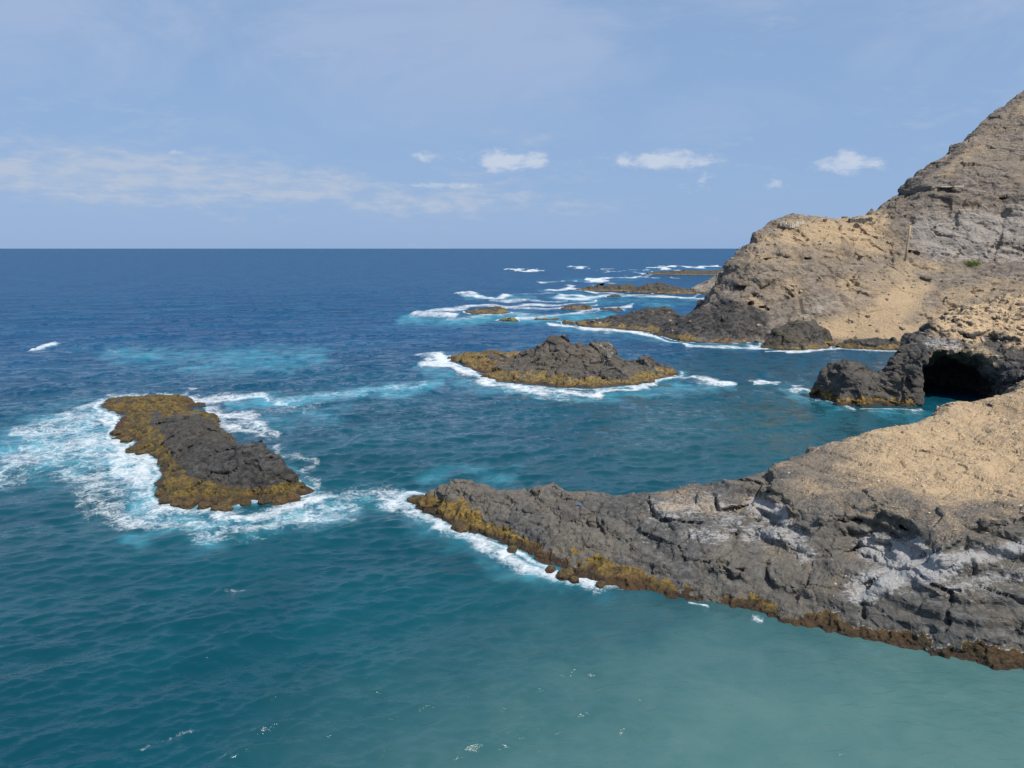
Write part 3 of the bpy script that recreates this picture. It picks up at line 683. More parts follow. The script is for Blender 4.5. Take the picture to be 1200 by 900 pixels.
G1 = 'low reef rocks off the far headland'
low_rock(([(546,365),(560,368),(578,368),(594,367)], [(548,364,.4),(562,362,1.0),(575,360,1.8),(588,360,1.8),(594,364,.6)]), 'flat golden brown reef rock with a wide white breaker beside it', G1)
low_rock(([(588,374),(596,377),(605,376)], [(589,373,.5),(597,371.5,1.2),(604,373,.8)]), 'small dark reef rock between the breaker and the crested islet', G1, .25)
low_rock(([(627,374),(640,375),(653,374)], [(628,373,.4),(640,372.5,.7),(652,372.5,.6)]), 'thin sliver of dark rock just off the tip of the dark spit', G1, .3)
low_rock(([(659,361),(675,363),(693,362)], [(660,360,.5),(672,358,1.2),(691,358,1.2)]), 'low weedy reef rock lying in foam behind the dark spit', G1, .35)
low_rock(([(704,362),(715,364),(729,363)], [(705,361,.5),(716,360,1.),(728,361,.7)]), 'flat weedy reef rock in calm water behind the dark spit', G1, .35, weed=.2)
low_rock(([(712,347),(720,348),(728,347.5)], [(713,346,.5),(720,345.3,.9),(727,346,.6)]), 'tiny reef rock in front of the long black reef', G1, .5, weed=-9.)
low_rock(([(692,333),(698,334),(703,333.5)], [(693,331.5,.8),(698,329.5,2.6),(702,331,1.4)]), 'small stump of rock behind the long black reef', G1, .6)
low_rock(([(676,340),(700,341.5),(730,342),(760,343.5),(790,345),(815,344.5)], [(678,338,.6),(692,335,2.2),(715,333.5,2.8),(740,333,3.2),(758,331,4.6),(772,331,4.6),(785,335.5,2.4),(812,341,.8)]), 'long low black reef with white surf along its edge', None, .6, 'reef', None)
low_rock(([(757,320),(780,322),(810,322.5),(850,322.5)], [(760,319,.8),(775,317.5,2.2),(800,317,2.6),(848,315.5,3.6)]), 'farthest flat dark reef close under the horizon with breaking surf', None, 1.0, 'reef', None)
low_rock(([(897,405),(912,410),(930,411),(950,411),(970,406)], [(899,396,1.6),(908,386,3.6),(920,380,4.6),(935,377,5.),(952,376.5,5.),(964,382,4.),(970,394,2.)]), 'big blocky grey boulder in the shallows at the foot of the sandy slope', None, .3, 'boulder')
low_rock(([(985,405),(1005,409),(1030,410),(1050,410)], [(988,400,1.2),(1005,397,2.),(1030,396,2.2),(1048,398,1.9)]), 'low dark ledge of rock below the sandy slope with surf in front', None, .35, 'rock_ledge')
# pale sloping point behind the headland
frG = [(796,343),(812,344),(830,345),(850,346),(880,347)]
P = [pz(u, v) for u, v in frG]; P += [away(p, -3, -1.5) for p in P[:]] + [away(p, -12, -4) for p in P[:]]
crG = [(800,341,.8),(812,336,2.8),(825,329,5.),(838,322,8.),(848,317,10.),(880,308,14.)]
P += [pz(*c) for c in crG] + [away(pz(*c), 4 + c[2], -1) for c in crG] + [away(pz(*c), 25 + c[2], -4) for c in crG]
hG = Height(P, .05)
def zonesG(V, N):
    x, y, z = V.T; n = fbm(x, y, z, .1, 3)
    return np.stack([.1 + 0 * x, .5 + 0 * x, .5 + (1. + .5 * n - z) * 2], 1).astype(np.float32)
V, Q, Z, N = build_land(hG, (70, 125, 325, 420, 17), .7, lambda x, y, z, h: .8 * fbm(x, y, z, .1, 3, .5, True), rough_disp(.25, .8), zonesG, dmax=2.5)
split_obj('headland', 'seaweed_band', V, Q, Z, M_FAR, M_WEEDFAR, None, True, kind='structure', label='pale sloping rock point behind the tall headland')

# ------------------------------------------------------------------ sea
ang = np.concatenate([np.linspace(-180, -46, 34)[:-1], np.linspace(-46, 46, 960), np.linspace(46, 180, 34)[1:-1]]) * math.pi / 180
ang = np.append(ang, math.pi)            # closed below by index
ang = ang[:-1]
vrow = np.concatenate([np.linspace(985, 292.6, 660), 291 + 1.6 * .62 ** np.arange(1, 7)])
rr = np.array([math.hypot(*pz(600, v)[:2]) for v in vrow]); rr = np.concatenate([[1.5, 5, 9, 13, 17], rr])
rr = np.sort(rr); rr = rr[np.concatenate([[True], np.diff(rr) > .02])]
RR, AA = np.meshgrid(rr, ang, indexing='ij')
X = (RR * np.sin(AA)).ravel().astype(np.float32); Y = (RR * np.cos(AA)).ravel().astype(np.float32)
nr, na = RR.shape
dr = np.gradient(rr); da = np.gradient(ang)
cell = np.maximum(np.maximum(dr[:, None], 0) + 0 * AA, RR * np.abs(da)[None] * 1.0).ravel().astype(np.float32)
U, Vv = proj(X, Y, np.zeros_like(X))
# shelter: calmer in the coves and near the rocks
calm = sstep(Vv, 560, 800) * sstep(U, 560, 1050)
shore = np.full(X.shape, -9., np.float32)
for hf, b in SHORE:
    sel = np.nonzero((X > b[0] - 1) & (X < b[1] + 1) & (Y > b[2] - 1) & (Y < b[3] + 1))[0]
    if len(sel): shore[sel] = np.maximum(shore[sel], hf(X[sel], Y[sel]))
HT = np.zeros_like(X); DX = np.zeros_like(X); DY = np.zeros_like(X)
rw = np.random.default_rng(21)
lam = np.geomspace(.42, 24, 150)
for i, L in enumerate(lam):
    k = 2 * math.pi / L
    th = R(160) + rw.normal() * R(29 if L < 4 else 20)          # travels towards the viewer
    ph = rw.uniform(0, 6.283)
    S = np.interp(math.log(L), [math.log(q) for q in (.42, .7, 1.2, 2.4, 5, 10, 24)], [.046, .061, .055, .034, .017, .014, .011]) * rw.uniform(.6, 1.4)
    A = S / k
    dx, dy = math.sin(th), math.cos(th)
    fade = sstep(L / cell, 1.8, 3.4)
    p = k * (X * dx + Y * dy) + ph
    fade = fade * (1 - calm * (.75 if L > 1.1 else .25))
    HT += A * fade * np.cos(p); sn = A * fade * np.sin(p) * .5
    DX -= sn * dx; DY -= sn * dy
# slow gusts: patches of smoother and rougher water
gust = .85 + .35 * perlin(X / 23., Y / 31., np.zeros_like(X)) + .3 * perlin(X / 7., Y / 10., np.ones_like(X))
damp = 1. * np.clip(gust, .6, 1.1) * (1 - .5 * sstep(shore, -2.5, 0))
HT *= damp; DX *= damp; DY *= damp

foamS = [([(10,545),(80,524),(140,520)],26,.74),([(30,508),(100,492),(135,486)],15,.74),([(90,560),(150,575),(185,600)],24,.66),([(128,492),(145,525),(175,552)],17,.92),([(150,550),(178,575),(190,592)],15,.85),([(100,540),(150,560)],22,.55),
  ([(190,596),(230,600),(275,600),(340,594),(375,582)],10,.95),([(110,590),(180,614),(240,624),(300,614),(400,596)],20,.68),([(215,470),(262,467),(320,468)],4.5,.9),([(245,484),(280,488),(312,508)],8,.85),([(262,496),(300,512)],7,.8),
  ([(80,484),(128,464),(215,461)],4.,.7),([(365,580),(410,578),(450,578)],15,.64),([(445,588),(480,592),(520,612)],12,.80),([(515,612),(560,634),(600,650)],11,.97),([(600,650),(650,676),(690,688)],10,.93),([(470,580),(455,595)],9,.8),([(700,688),(740,690)],4,.6),([(810,705),(830,707)],2.5,.9),([(885,722),(905,728)],3.5,.8),
  ([(320,520),(350,545),(365,570)],6,.62),([(20,500),(80,480)],7,.45),([(0,560),(60,545)],10,.42),
  ([(500,419),(525,424),(545,436),(575,449)],6,.98),([(575,450),(613,455),(650,458),(693,461),(722,457),(750,454)],3.5,.95),([(750,453),(795,441),(835,446),(855,450)],3.6,.9),([(540,440),(590,458),(660,464)],5,.55),
  ([(484,365),(520,365),(548,367)],3.6,.84),([(500,361),(560,357),(640,356),(700,352)],1.8,.85),([(600,373),(680,366),(740,360)],2.6,.8),([(640,345),(700,349),(760,350),(830,348)],1.8,.85),([(640,332),(690,331),(740,328)],1.2,.85),([(720,322),(760,320)],1.,.85),([(560,352),(620,351),(660,349)],1.6,.7),([(690,318),(740,316)],.9,.7),([(500,362),(560,359),(640,360),(700,357)],2.,.75),([(540,372),(600,369),(660,366)],3.5,.6),([(600,374),(660,368),(735,364)],2.5,.6),
  ([(541,346),(575,349),(606,347)],2.2,.88),([(604,316),(640,318)],1.2,1.),([(668,313),(690,314)],.9,.9),([(606,346),(640,343)],1.5,.6),
  ([(644,339),(670,338),(690,341),(712,345)],2.2,.95),([(690,329),(735,327),(768,326)],1.6,.95),([(680,333),(700,330)],1.4,.9),([(712,345),(760,346),(795,347),(812,346)],1.8,.9),([(735,349),(790,349)],1.5,.6),([(650,352),(700,350)],1.3,.5),
  ([(755,319),(768,315),(785,314)],2.2,1.),([(770,316),(806,313),(850,312)],1.4,.95),([(782,325),(800,325)],1.,.7),([(640,379),(680,384),(730,389),(765,395)],2.6,.95),([(765,395),(800,403),(850,405),(895,406)],2.2,.95),([(730,385),(700,390)],3,.6),
  ([(900,410),(960,412),(1000,408),(1055,412)],1.8,.9),([(890,451),(905,453),(925,451)],3.2,.9),([(900,447),(920,456)],2.5,.6),([(945,452),(953,465),(975,475)],4,.85),([(985,477),(1030,479),(1085,480)],2.,.85),([(930,440),(945,470)],8,.42),
  ([(50,408),(57,406),(64,404)],2.6,.98),([(55,410),(110,413),(150,410)],1.8,.55),([(330,466),(400,464),(450,456),(500,448)],6,.62),([(300,480),(380,476)],8,.5),([(250,466),(330,470)],4,.7),
  ([(150,884),(180,868),(215,858),(242,851)],3.,.52),([(268,893),(285,885)],3.,.55),([(295,865),(310,862)],2.,.5),([(255,697),(285,695)],2.5,.52),([(210,640),(175,655)],6,.38)]
aerS = [([(10,530),(100,500),(180,560),(230,620)],40,.62),([(140,415),(260,420),(380,415)],16,.60),([(230,432),(350,427)],12,.55),([(60,410),(180,412)],6,.35),([(270,472),(380,466),(450,457),(520,448)],8,.75),([(300,495),(400,482)],16,.42),([(60,530),(150,530),(190,590)],45,.60),([(200,610),(300,612),(400,595)],26,.55),
  ([(390,585),(470,585)],18,.45),([(500,560),(600,553)],12,.42),([(150,640),(200,622),(260,615)],12,.5),([(480,372),(600,374),(720,370)],9,.8),([(690,354),(820,358)],5,.55),([(640,345),(720,350),(830,350)],6,.6),([(480,600),(560,640),(690,690)],22,.5),
  ([(500,430),(560,455),(700,466),(850,450)],8,.55),([(650,385),(760,396),(880,406)],6,.5),([(540,450),(640,470)],12,.35),([(890,450),(930,453)],14,.35),([(940,460),(960,476)],12,.5),([(1000,482),(1090,484)],5,.5),([(640,330),(760,328)],3,.4),([(740,318),(850,314)],3,.4),([(540,350),(620,349)],4,.5)]
foamS = [(p, w_ * (1.25 if w_ > 3 else 1.), a_ * .93) for p, w_, a_ in foamS]
wamp = np.clip(np.hypot(X, Y), 20, 700).astype(np.float32)
o3 = np.zeros_like(X)
def warpn(o): 
    nr_ = perlin(X / 5., Y / 8., o3 + o) + .5 * perlin(X / 2.1, Y / 3.2, o3 + o + 1); fr_ = perlin(X / 22., Y / 60., o3 + o + 2) + .5 * perlin(X / 9., Y / 25., o3 + o + 3)
    k = sstep(wamp, 110, 230); return nr_ * (1 - k) + fr_ * k
wx1 = warpn(.5); wy1 = warpn(9.5)
UW, VW = proj(X + .022 * wamp * wx1, Y + (.00024 * wamp ** 2 + .9) * wy1, np.zeros_like(X))
F = strokes(UW, VW, foamS); T = strokes(UW, VW, aerS)
fr = np.exp(-((shore + .35) / .35) ** 2)
wild = np.clip(strokes(U, Vv, [([(120, 470), (190, 600), (350, 590)], 60, 1.), ([(480, 585), (600, 650), (690, 685)], 30, 1.), ([(500, 420), (700, 465), (850, 445)], 40, 1.), ([(480, 360), (850, 340)], 60, 1.), ([(650, 380), (800, 400), (1060, 412)], 20, .95)]), .25, 1)
F = np.maximum(F, fr * .85 * wild); T = np.maximum(T, .6 * wild * np.exp(-((shore + .5) / .9) ** 2))
nz = perlin(X / 2.6, Y / 3.4, np.zeros_like(X) + 3.)
HT += .10 * sstep(F, .4, 1) * (.5 + 1.5 * nz) * sstep(Vv, 300, 330)
# breaking crests: the water itself rises there
crest = strokes(UW, VW, [([(52, 406), (64, 403)], 3, .55), ([(66, 404), (95, 406), (120, 407)], 3, .6), ([(484, 364), (520, 364), (550, 366)], 3.2, .6), ([(543, 346), (575, 348), (606, 346)], 2., .7), ([(606, 316.5), (638, 317.5)], 1., 1.), ([(765, 315.5), (806, 313)], 1.2, 1.)])
HT += crest * (.7 + .6 * nz)
tn_ = perlin(X / 6., Y / 6., np.zeros_like(X)) + .6 * perlin(X / 14., Y / 14., np.ones_like(X))
turb = np.clip((Vv + .10 * (U - 640) + 18 * tn_ - 575) / 300, 0, 1) * np.clip((U + .25 * (Vv - 700) + 35 * tn_ - 130) / 780, 0, 1)
cove = strokes(U, Vv, [([(760, 500), (900, 500), (1060, 485)], 60, .55), ([(800, 430), (1000, 425), (1060, 418)], 22, .35)])
far = sstep(Vv, 620, 420)
attrs = np.stack([F, T, np.maximum(turb, 0)], 1)
idx = np.arange(nr * na).reshape(nr, na)
nx_ = np.roll(idx, -1, axis=1)
Q = np.stack([idx[:-1].ravel(), idx[1:].ravel(), nx_[1:].ravel(), nx_[:-1].ravel()], 1)[:, ::-1]
V = np.stack([X + DX, Y + DY, HT], 1)
flat = RR.ravel() > 3000; V[flat, 2] = 0
me = mesh_from('sea', V, Q); attr(me, 'water', attrs); attr(me, 'cove', cove)
m, t = mat('sea_water')
pos = t.n('ShaderNodeNewGeometry').outputs['Position']
sc_ = t.n('ShaderNodeSeparateColor', {0: t.n('ShaderNodeAttribute', attribute_name='water').outputs['Color']}).outputs
cv_ = t.n('ShaderNodeAttribute', attribute_name='cove').outputs['Fac']
dist = t.n('ShaderNodeVectorMath', {0: pos}, operation='LENGTH').outputs['Value']
nA = t.noise(pos, .05, 4, .6, .5); nB = t.noise(pos, .35, 5, .6, .4)
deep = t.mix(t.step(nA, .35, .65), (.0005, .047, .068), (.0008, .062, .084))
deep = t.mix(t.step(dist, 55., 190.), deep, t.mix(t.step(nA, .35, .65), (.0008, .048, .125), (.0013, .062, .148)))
deep = t.mix(cv_, deep, (.010, .072, .078))
deep = t.mix(t.step(t.m('ADD', sc_[2], t.m('MULTIPLY', t.m('SUBTRACT', nB, .5), .25)), .05, 1.05), deep, t.mix(t.step(nB, .35, .65), (.060, .140, .134), (.074, .154, .146)))
mpf = t.n('ShaderNodeMapping', {0: pos, 'Scale': (.06, .030, .1)}).outputs[0]
nF = t.noise(mpf, 1., 7, .66, .8)
aer = t.step(t.m('ADD', sc_[1], t.m('ADD', t.m('MULTIPLY', t.m('SUBTRACT', nB, .5), .8), t.m('MULTIPLY', t.m('SUBTRACT', nF, .5), t.step(dist, 90., 220., .3, 1.5)))), .12, t.step(dist, 90., 220., .95, 1.25))
deep = t.mix(aer, deep, t.mix(t.step(nB, .35, .65), (.030, .20, .29), (.070, .32, .40)))
# foam lace
wcol = t.n('ShaderNodeTexNoise', {'Vector': pos, 'Scale': .55, 'Detail': 5, 'Roughness': .62}).outputs['Color']
wv = t.n('ShaderNodeVectorMath', {0: pos, 1: t.n('ShaderNodeVectorMath', {0: wcol, 'Scale': 3.6}, operation='SCALE').outputs[0]}, operation='ADD').outputs[0]
l1 = t.step(t.voro(wv, .62, 'DISTANCE_TO_EDGE'), .22, .0); l2 = t.step(t.voro(wv, 1.9, 'DISTANCE_TO_EDGE'), .22, .0)
fn = t.noise(wv, .9, 8, .72, .3); fbig = t.noise(pos, .16, 4, .6, .8); fine = t.noise(wv, 5., 5, .7)
fF = t.noise(t.n('ShaderNodeMapping', {0: pos, 'Scale': (.22, .07, .1)}).outputs[0], 1., 8, .74, .6)
laceN = t.m('ADD', t.m('ADD', t.m('MULTIPLY', l1, .30), t.m('MULTIPLY', l2, .26)), t.m('ADD', t.m('MULTIPLY', t.m('SUBTRACT', fn, .5), 1.5), t.m('ADD', t.m('MULTIPLY', t.m('SUBTRACT', fbig, .5), 1.1), t.m('MULTIPLY', t.m('SUBTRACT', fine, .5), .7))))
lace = t.m('ADD', laceN, t.m('MULTIPLY', t.m('SUBTRACT', fF, .5), t.step(dist, 110., 260., 0., 3.4)))
fv = t.m('ADD', sc_[0], t.m('SUBTRACT', t.m('MULTIPLY', lace, t.step(dist, 100., 260., .60, .30)), t.step(dist, 100., 260., .20, .08)))
fm = t.step(fv, .38, 1.02)
fm = t.m('MULTIPLY', fm, t.step(sc_[0], .10, .40))
# scattered whitecap flecks on the open sea
mpv = t.n('ShaderNodeMapping', {0: pos, 'Scale': (.13, .34, .2)}).outputs[0]
wc = t.m('MULTIPLY', t.step(t.noise(mpv, 1., 6, .7, .3), .73, .82, 0., .7), t.step(dist, 50., 140.))
fm = t.m('MAXIMUM', fm, wc)
# wind ripples: height bump close by, facet slopes further off where single waves shrink below a pixel
mr = t.n('ShaderNodeMapping', {0: pos, 'Rotation': (0, 0, R(-18)), 'Scale': (.55, 1.2, 1.)}).outputs[0]
r1 = t.noise(mr, 1.6, 4, .62, .5, 'RIDGED_MULTIFRACTAL'); r2 = t.noise(mr, 5.5, 3, .6, .2)
hr = t.m('ADD', t.m('MULTIPLY', r1, .045), t.m('MULTIPLY', r2, .085))
rb = t.n('ShaderNodeBump', {'Strength': 1., 'Distance': .55, 'Height': hr})
sv = t.n('ShaderNodeTexNoise', {'Vector': pos, 'Scale': .42, 'Detail': 8, 'Roughness': .84, 'Distortion': .3}).outputs['Color']
sv = t.n('ShaderNodeVectorMath', {0: sv, 1: (.5, .5, .5)}, operation='SUBTRACT').outputs[0]
sv = t.n('ShaderNodeVectorMath', {0: sv, 1: (2.0, 2.6, 0.)}, operation='MULTIPLY').outputs[0]
sv = t.n('ShaderNodeVectorMath', {0: sv, 'Scale': t.step(dist, 45., 120., .06, 1.35)}, operation='SCALE').outputs[0]
nn = t.n('ShaderNodeVectorMath', {0: t.n('ShaderNodeVectorMath', {0: rb.outputs[0], 1: sv}, operation='ADD').outputs[0]}, operation='NORMALIZE').outputs[0]
up = t.n('ShaderNodeCombineXYZ', {2: 1.}).outputs[0]
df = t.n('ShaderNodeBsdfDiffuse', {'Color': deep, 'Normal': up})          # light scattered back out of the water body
gl = t.n('ShaderNodeBsdfGlossy', {'Color': (1, 1, 1, 1), 'Roughness': .10, 'Normal': nn})
fre = t.n('ShaderNodeFresnel', {'IOR': 1.333, 'Normal': nn})
frr = t.m('MULTIPLY', fre.outputs[0], t.step(dist, 40., 260., 1., .42))      # mean reflectance of a rough sea falls as unresolved wave slopes add up
ws = t.n('ShaderNodeMixShader', {0: frr, 1: df.outputs[0], 2: gl.outputs[0]})
fb = t.n('ShaderNodeBump', {'Strength': .7, 'Distance': .22, 'Height': t.m('ADD', fn, t.m('MULTIPLY', fine, .5))})
fd = t.n('ShaderNodeBsdfDiffuse', {'Color': (.64, .68, .70, 1), 'Normal': fb.outputs[0]})
mx = t.n('ShaderNodeMixShader', {0: fm, 1: ws.outputs[0], 2: fd.outputs[0]})
t.n('ShaderNodeOutputMaterial', {0: mx.outputs[0]})
obj('sea', me, m, kind='structure', label='deep blue and teal sea with wind ripples and white foam')

# ------------------------------------------------------------------ smaller things
def on(V, u, v, tol=3.5):
    """the nearest surface point of a built shape that is seen at (u, v)"""
    uu, vv = proj(*V.T); d = np.hypot(uu - u, vv - v); c = np.nonzero(d < tol)[0]
    if not len(c): c = np.argsort(d)[:3]
    return Vector(V[c[np.argmin(V[c, 1])]].tolist())
import bmesh
def stone_mesh(name, r, seed, sub=3, amp=.35, sq=(1, 1, .75)):
    bm = bmesh.new(); bmesh.ops.create_icosphere(bm, subdivisions=sub, radius=1.)
    P = np.array([v.co[:] for v in bm.verts], np.float32); o = seed * 7.31
    f1, e, idc, ti = worley(P[:, 0] + o, P[:, 1], P[:, 2], 1.1, True)
    k = 1 + amp * (.8 * perlin(P[:, 0] * .9 + o, P[:, 1] * .9, P[:, 2] * .9) + .5 * ti + .35 * (idc - .5)) + .12 * fbm(P[:, 0] + o, P[:, 1], P[:, 2], 2.6, 2)
    P = P * k[:, None] * np.array(sq) * r
    for v, c in zip(bm.verts, P): v.co = c
    me = bpy.data.meshes.new(name); bm.to_mesh(me); bm.free()
    me.polygons.foreach_set('use_smooth', np.zeros(len(me.polygons), bool))
    return me
M_BOUL = weed_mat('wet_boulder', gold=(.17, .11, .035), olive=(.06, .045, .02), zrust=.3)
GB = [('brown weedy boulder at the foam edge under the seaweed shelf of the low islet', 'boulders at the foot of the low islet',
       [(188,578,.5),(196,587,.6),(208,591,.5),(221,592,.62),(240,593,.5),(252,597,.42),(263,596,.66),(288,589,.45),(312,587,.55),(328,588,.6),(341,585,.62),(349,572,.5),(157,529,.7),(166,532,.5),(148,516,.6),(136,508,.6)]),
      ('brown weedy boulder awash in white foam beside the near headland', 'boulders along the near headland',
       [(541,619,.7),(600,645,.36),(645,668,.34),(663,674,.6),(673,680,.3),(704,685,.28)])]
OWN = {(541, 619): 'rounded weedy boulder in the foam nearest the tip of the near headland', (663, 674): 'largest brown boulder at the end of the surf strip along the near headland',
       (157, 529): 'weedy boulder in the foamy notch of the low islet', (136, 508): 'weedy boulder at the far end of the low islet facing the open foam', (349, 572): 'weedy boulder at the blunt end of the low islet beside its dark hump'}
sd_ = 0
for lab, grp, lst in GB:
    for u, v, r in lst:
        sd_ += 1
        p = pz(u, v, .12)
        me = stone_mesh('boulder', r, sd_, 3, .4, (1.15, .95, .72)); o = obj('boulder', me, M_BOUL)
        o.location = p; o.rotation_euler = (0, 0, random.uniform(0, 6)); o['label'] = OWN.get((u, v), lab); o['category'] = 'boulder'; o['group'] = grp

# rain and tide pools: flat water that the uneven rock cuts into shape
m, t = mat('pool_water')
bs = t.n('ShaderNodeBsdfPrincipled', {'Base Color': (.05, .06, .055, 1), 'Roughness': .06, 'IOR': 1.333, 'Specular IOR Level': .7})
t.n('ShaderNodeOutputMaterial', {0: bs.outputs[0]}); M_POOL = m
def pool(u, v, r, V, parent, lift=-.01):
    p = on(V, u, v); d = np.hypot(V[:, 0] - p.x, V[:, 1] - p.y); z = np.percentile(V[(d < r) & (np.abs(V[:, 2] - p.z) < .8), 2], 32) + lift
    bm = bmesh.new(); vs = []
    for i in range(20):
        a = i / 20 * 6.283; q = r * (1 + .3 * math.sin(2 * a + u) + .18 * math.sin(5 * a + v))
        vs.append(bm.verts.new((p.x + q * 1.25 * math.cos(a), p.y + q * 1.1 * math.sin(a), z)))
    bm.faces.new(vs); me = bpy.data.meshes.new('tide_pool'); bm.to_mesh(me); bm.free()
    o = obj('tide_pool', me, M_POOL, parent); o.location = -Vector(parent.location); return o
for u, v, r in [(264,521,.75),(223,481,1.1)]: pool(u, v, r, V0, isletA)

# loose gravel on the tan plateau: uncountable, one part
tanw = np.clip(ZC[:, 0], 0, 1) * (NC[:, 2] > .6)
cand = rng.choice(len(VC), 7000, p=tanw / tanw.sum())
ico = bmesh.new(); bmesh.ops.create_icosphere(ico, subdivisions=1, radius=1.); IV = np.array([v.co[:] for v in ico.verts]); IF = np.array([[v.index for v in f.verts] for f in ico.faces]); ico.free()
n = len(cand); sz = .018 + .035 * rng.random(n) ** 2 + .10 * (rng.random(n) > .965) * rng.random(n)
sh = IV[None] * (1 + .35 * rng.normal(size=(n, len(IV), 1))).clip(.6, 1.5) * sz[:, None, None] * rng.uniform(.7, 1.4, (n, 1, 3)) * np.array([1, 1, .7])
PV = (sh + (VC[cand] + rng.normal(size=(n, 3)) * [.05, .05, 0])[:, None]).reshape(-1, 3); PQ = (IF[None] + (np.arange(n) * len(IV))[:, None, None]).reshape(-1, 3)
me = mesh_from('gravel', PV, PQ, False)
M_GRAV = plain_mat('gravel_stone', (.22, .165, .105), (.62, .49, .34), 1.3, bump=.2)
obj('gravel', me, M_GRAV, headC[0], kind='stuff')

def scatter(V, wgt, n, lo, hi, parent, seed):
    r2 = np.random.default_rng(seed); c = r2.choice(len(V), n, p=wgt / wgt.sum()); sz = lo + (hi - lo) * r2.random(n) ** 3
    sh = IV[None] * (1 + .3 * r2.normal(size=(n, len(IV), 1))).clip(.6, 1.5) * sz[:, None, None] * r2.uniform(.7, 1.4, (n, 1, 3)) * np.array([1, 1, .75])
    me = mesh_from('loose_stones', (sh + V[c][:, None]).reshape(-1, 3), (IF[None] + (np.arange(n) * len(IV))[:, None, None]).reshape(-1, 3), False)
    obj('loose_stones', me, M_STONE, parent, kind='stuff')
M_STONE = plain_mat('loose_stone', (.10, .082, .062), (.38, .30, .21), .7, bump=.2)
scatter(VD, np.clip(ZD[:, 0], 0, 1) * (ND[:, 2] > .5), 900, .06, .42, headD[0], 3)
uE, vE = proj(*VE.T); scatter(VE, (np.clip(ZE[:, 0], 0, 1) + .15) * (NE[:, 2] > .35) * (uE < 1230) * (vE > 240), 1500, .08, .6, headE[0], 4)

# rope lying over the lava face
def tube(name, pts, r, n=6):
    pts = [Vector(p) for p in pts]; bm = bmesh.new(); rings = []
    for i, p in enumerate(pts):
        d = (pts[min(i + 1, len(pts) - 1)] - pts[max(i - 1, 0)]).normalized(); s_ = d.orthogonal().normalized(); q = d.cross(s_)
        rings.append([bm.verts.new(p + (s_ * math.cos(a) + q * math.sin(a)) * r) for a in [k * 6.283 / n for k in range(n)]])
    for A, B in zip(rings[:-1], rings[1:]):
        for k in range(n): bm.faces.new((A[k], A[(k + 1) % n], B[(k + 1) % n], B[k]))
    bm.faces.new(rings[0][::-1]); bm.faces.new(rings[-1])
    bmesh.ops.recalc_face_normals(bm, faces=bm.faces[:])
    me = bpy.data.meshes.new(name); bm.to_mesh(me); bm.free(); me.polygons.foreach_set('use_smooth', np.ones(len(me.polygons), bool)); return me
M_ROPE = plain_mat('weathered_rope', (.26, .24, .21), (.36, .34, .30), 60, bump=.4, dist=.01)
rp = []
for k in range(15):
    f = k / 14; u = 1163 + 42 * f; v = 694 - 51 * f ** .82 + 2 * math.sin(f * 7)
    p = on(VC, u, v, 3.); rp.append((p.x, p.y - .05, p.z + .05))
me = tube('rope', rp, .011); o = obj('rope', me, M_ROPE); o['label'] = 'thin pale rope lying slack over the grey lava face below the tan plateau'; o['category'] = 'rope'

# scrap of blue plastic on the dark lava
p = on(VC, 675, 591, 3.)
bm = bmesh.new(); gv = [[bm.verts.new((p.x + .16 * i + .03 * math.sin(j * 3 + i), p.y + .13 * j, p.z + .10 + .06 * math.sin(i * 2.1 + j * 1.3))) for i in range(4)] for j in range(3)]
for j in range(2):
    for i in range(3): bm.faces.new((gv[j][i], gv[j][i + 1], gv[j + 1][i + 1], gv[j + 1][i]))
r_ = bmesh.ops.solidify(bm, geom=bm.faces[:], thickness=.03); me = bpy.data.meshes.new('plastic_scrap'); bm.to_mesh(me); bm.free()
o = obj('plastic_scrap', me, plain_mat('blue_plastic', (.04, .22, .50), (.06, .28, .58), 8, .4)); o['label'] = 'small scrap of blue plastic litter lying on the black lava'; o['category'] = 'litter'

# walls, platform and pole on the far headland
def block_strip(name, pts, h, w_, seed, mat_, label, cat, n=None):
    """a low wall that follows the ground: blocks with uneven tops, one beside the other"""
    root = thing(name, label, cat, pts[0])
    rr_ = random.Random(seed)
    P = [Vector(p) for p in pts]
    for a, b in zip(P[:-1], P[1:]):
        d = b - a; L = d.length; m_ = max(1, round(L / 1.1)); dh = d.copy(); dh.z = 0; dh.normalize(); nrm = Vector((-dh.y, dh.x, 0))
        for k in range(m_):
            c = a + d * ((k + .5) / m_); hl = L / m_ * .485; hh = h * rr_.uniform(.82, 1.1); ww = w_ * rr_.uniform(.9, 1.1) / 2
            bm = bmesh.new(); bmesh.ops.create_cube(bm, size=1)
            for v in bm.verts:
                q = v.co.copy(); s_ = c + dh * (2 * q.x * hl) + nrm * (2 * q.y * ww) + Vector((0, 0, (q.z + .5) * hh - .5)) ; v.co = s_ + Vector((rr_.uniform(-.05, .05),) * 3) - Vector(root.location)
            bmesh.ops.bevel(bm, geom=bm.edges[:], offset=.06, segments=1, affect='EDGES')
            me = bpy.data.meshes.new('block'); bm.to_mesh(me); bm.free(); obj('block', me, mat_, root)
    return root
M_PALE = plain_mat('pale_masonry', (.42, .36, .28), (.60, .53, .43), 1.5)
M_DARK = plain_mat('dark_masonry', (.055, .05, .045), (.13, .115, .10), 1.5)
M_BROWN = plain_mat('brown_masonry', (.10, .085, .07), (.19, .16, .13), 1.5)
M_CONC = plain_mat('weathered_concrete', (.40, .34, .27), (.52, .45, .36), .8)
block_strip('stone_wall', [on(VE, u, v + 2, 3) for u, v in [(911, 261), (918, 260), (926, 261), (934, 259), (942, 256)]], 1.2, .7, 1, M_PALE, 'low pale stone wall around the mound on top of the tall headland', 'wall')
block_strip('parapet', [on(VE, u, v + 2.5, 3) for u, v in [(994, 256), (1003, 255), (1013, 254), (1022, 253)]], 1.3, .6, 2, M_DARK, 'dark parapet wall along the headland top where the mountain begins', 'wall')
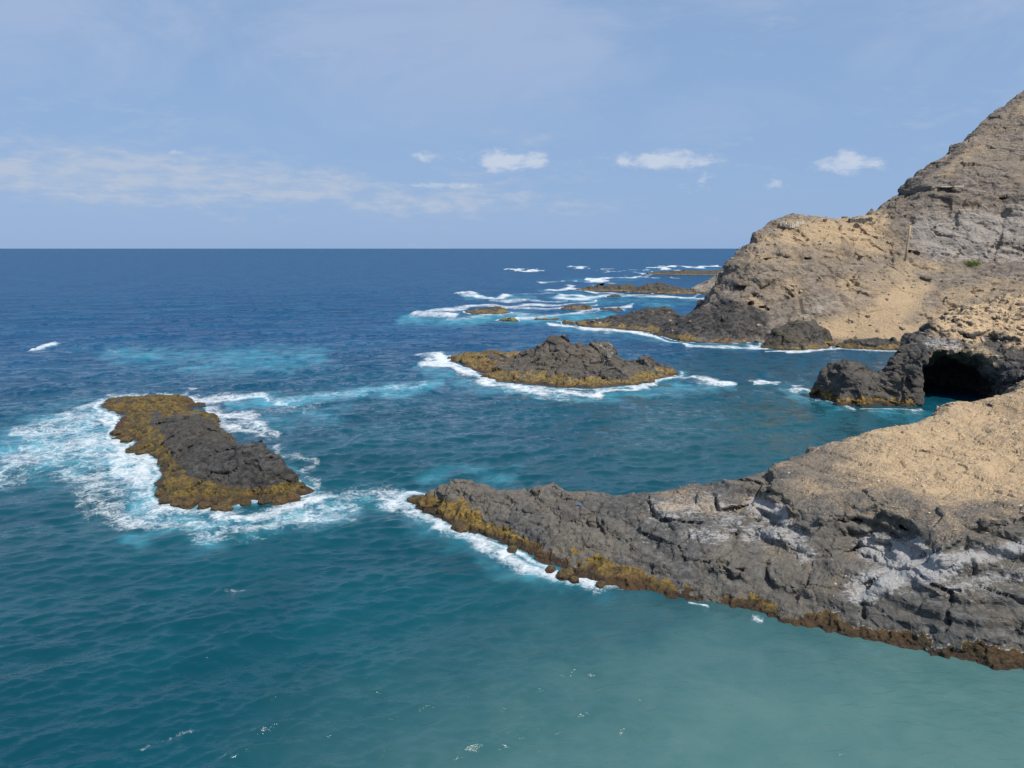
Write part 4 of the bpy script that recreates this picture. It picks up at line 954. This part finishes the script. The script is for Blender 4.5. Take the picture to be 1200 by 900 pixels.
block_strip('retaining_wall', [on(VE, u, v, 3) for u, v in [(1052, 224), (1062, 223), (1074, 223), (1084, 221), (1092, 219)]], 1.0, .8, 3, M_BROWN, 'dark retaining wall of the path cut across the mountain slope', 'wall')
pp = [on(VE, u, v, 3) for u, v in [(1102, 217), (1125, 218), (1112, 214)]]
c = (pp[0] + pp[1]) / 2
bm = bmesh.new(); bmesh.ops.create_cube(bm, size=1)
for v in bm.verts: v.co = Vector((v.co.x * 6.2 + (.6 if v.co.y > 0 else 0), v.co.y * 4., v.co.z * (.5 if v.co.x > 0 else .35)))
bmesh.ops.bevel(bm, geom=bm.edges[:], offset=.08, segments=1, affect='EDGES')
me = bpy.data.meshes.new('concrete_platform'); bm.to_mesh(me); bm.free()
o = obj('concrete_platform', me, M_CONC); o.location = c + Vector((0, 1.7, .05)); o['label'] = 'pale flat concrete platform on the mountain slope above the grey cliff'; o['category'] = 'platform'
f0 = on(VE, 1061.5, 301, 3)
top = Vector(py(1066, 264, f0.y + .2))
me = tube('pole', [f0 + Vector((0, -.5, -.4)), f0.lerp(top, .33) + Vector((.05, -.45, 0)), f0.lerp(top, .66) + Vector((0, -.45, 0)), top + Vector((0, -.4, 0))], .26, 8)
o = obj('pole', me, plain_mat('tan_timber', (.34, .24, .14), (.46, .34, .21), 3)); o['label'] = 'tall tan pole leaning upright against the grey cliff face'; o['category'] = 'pole'

# green shrub at the foot of the grey cliff
bp_ = on(VE, 1137, 308, 4)
bush = thing('bush', 'small bright green shrub at the foot of the grey cliff', 'shrub', bp_)
rb_ = np.random.default_rng(5); n = 700
c = rb_.normal(size=(n, 3)) * [1.05, .6, .42]; c[:, 2] = np.abs(c[:, 2]) + .1; c = c[(np.abs(c[:, 0]) < 2.2)]; n = len(c)
a = rb_.normal(size=(n, 3)); a /= np.linalg.norm(a, axis=1)[:, None]; b = np.cross(a, rb_.normal(size=(n, 3))); b /= np.linalg.norm(b, axis=1)[:, None]
s_ = rb_.uniform(.10, .22, (n, 1)); q = np.stack([c - a * s_, c + b * s_ * .5, c + a * s_, c - b * s_ * .5], 1).reshape(-1, 3)
me = mesh_from('foliage', q, np.arange(4 * n).reshape(n, 4), False); obj('foliage', me, plain_mat('shrub_leaf', (.07, .13, .015), (.16, .24, .035), 3), bush)
for k in range(4):
    me = tube('stem', [(-.6 + .4 * k, 0, -.3), (-.65 + .45 * k, .05, .3), (-.8 + .55 * k, 0, .7)], .035, 5); obj('stem', me, plain_mat('stem_bark', (.10, .07, .04), (.16, .11, .07), 9), bush)
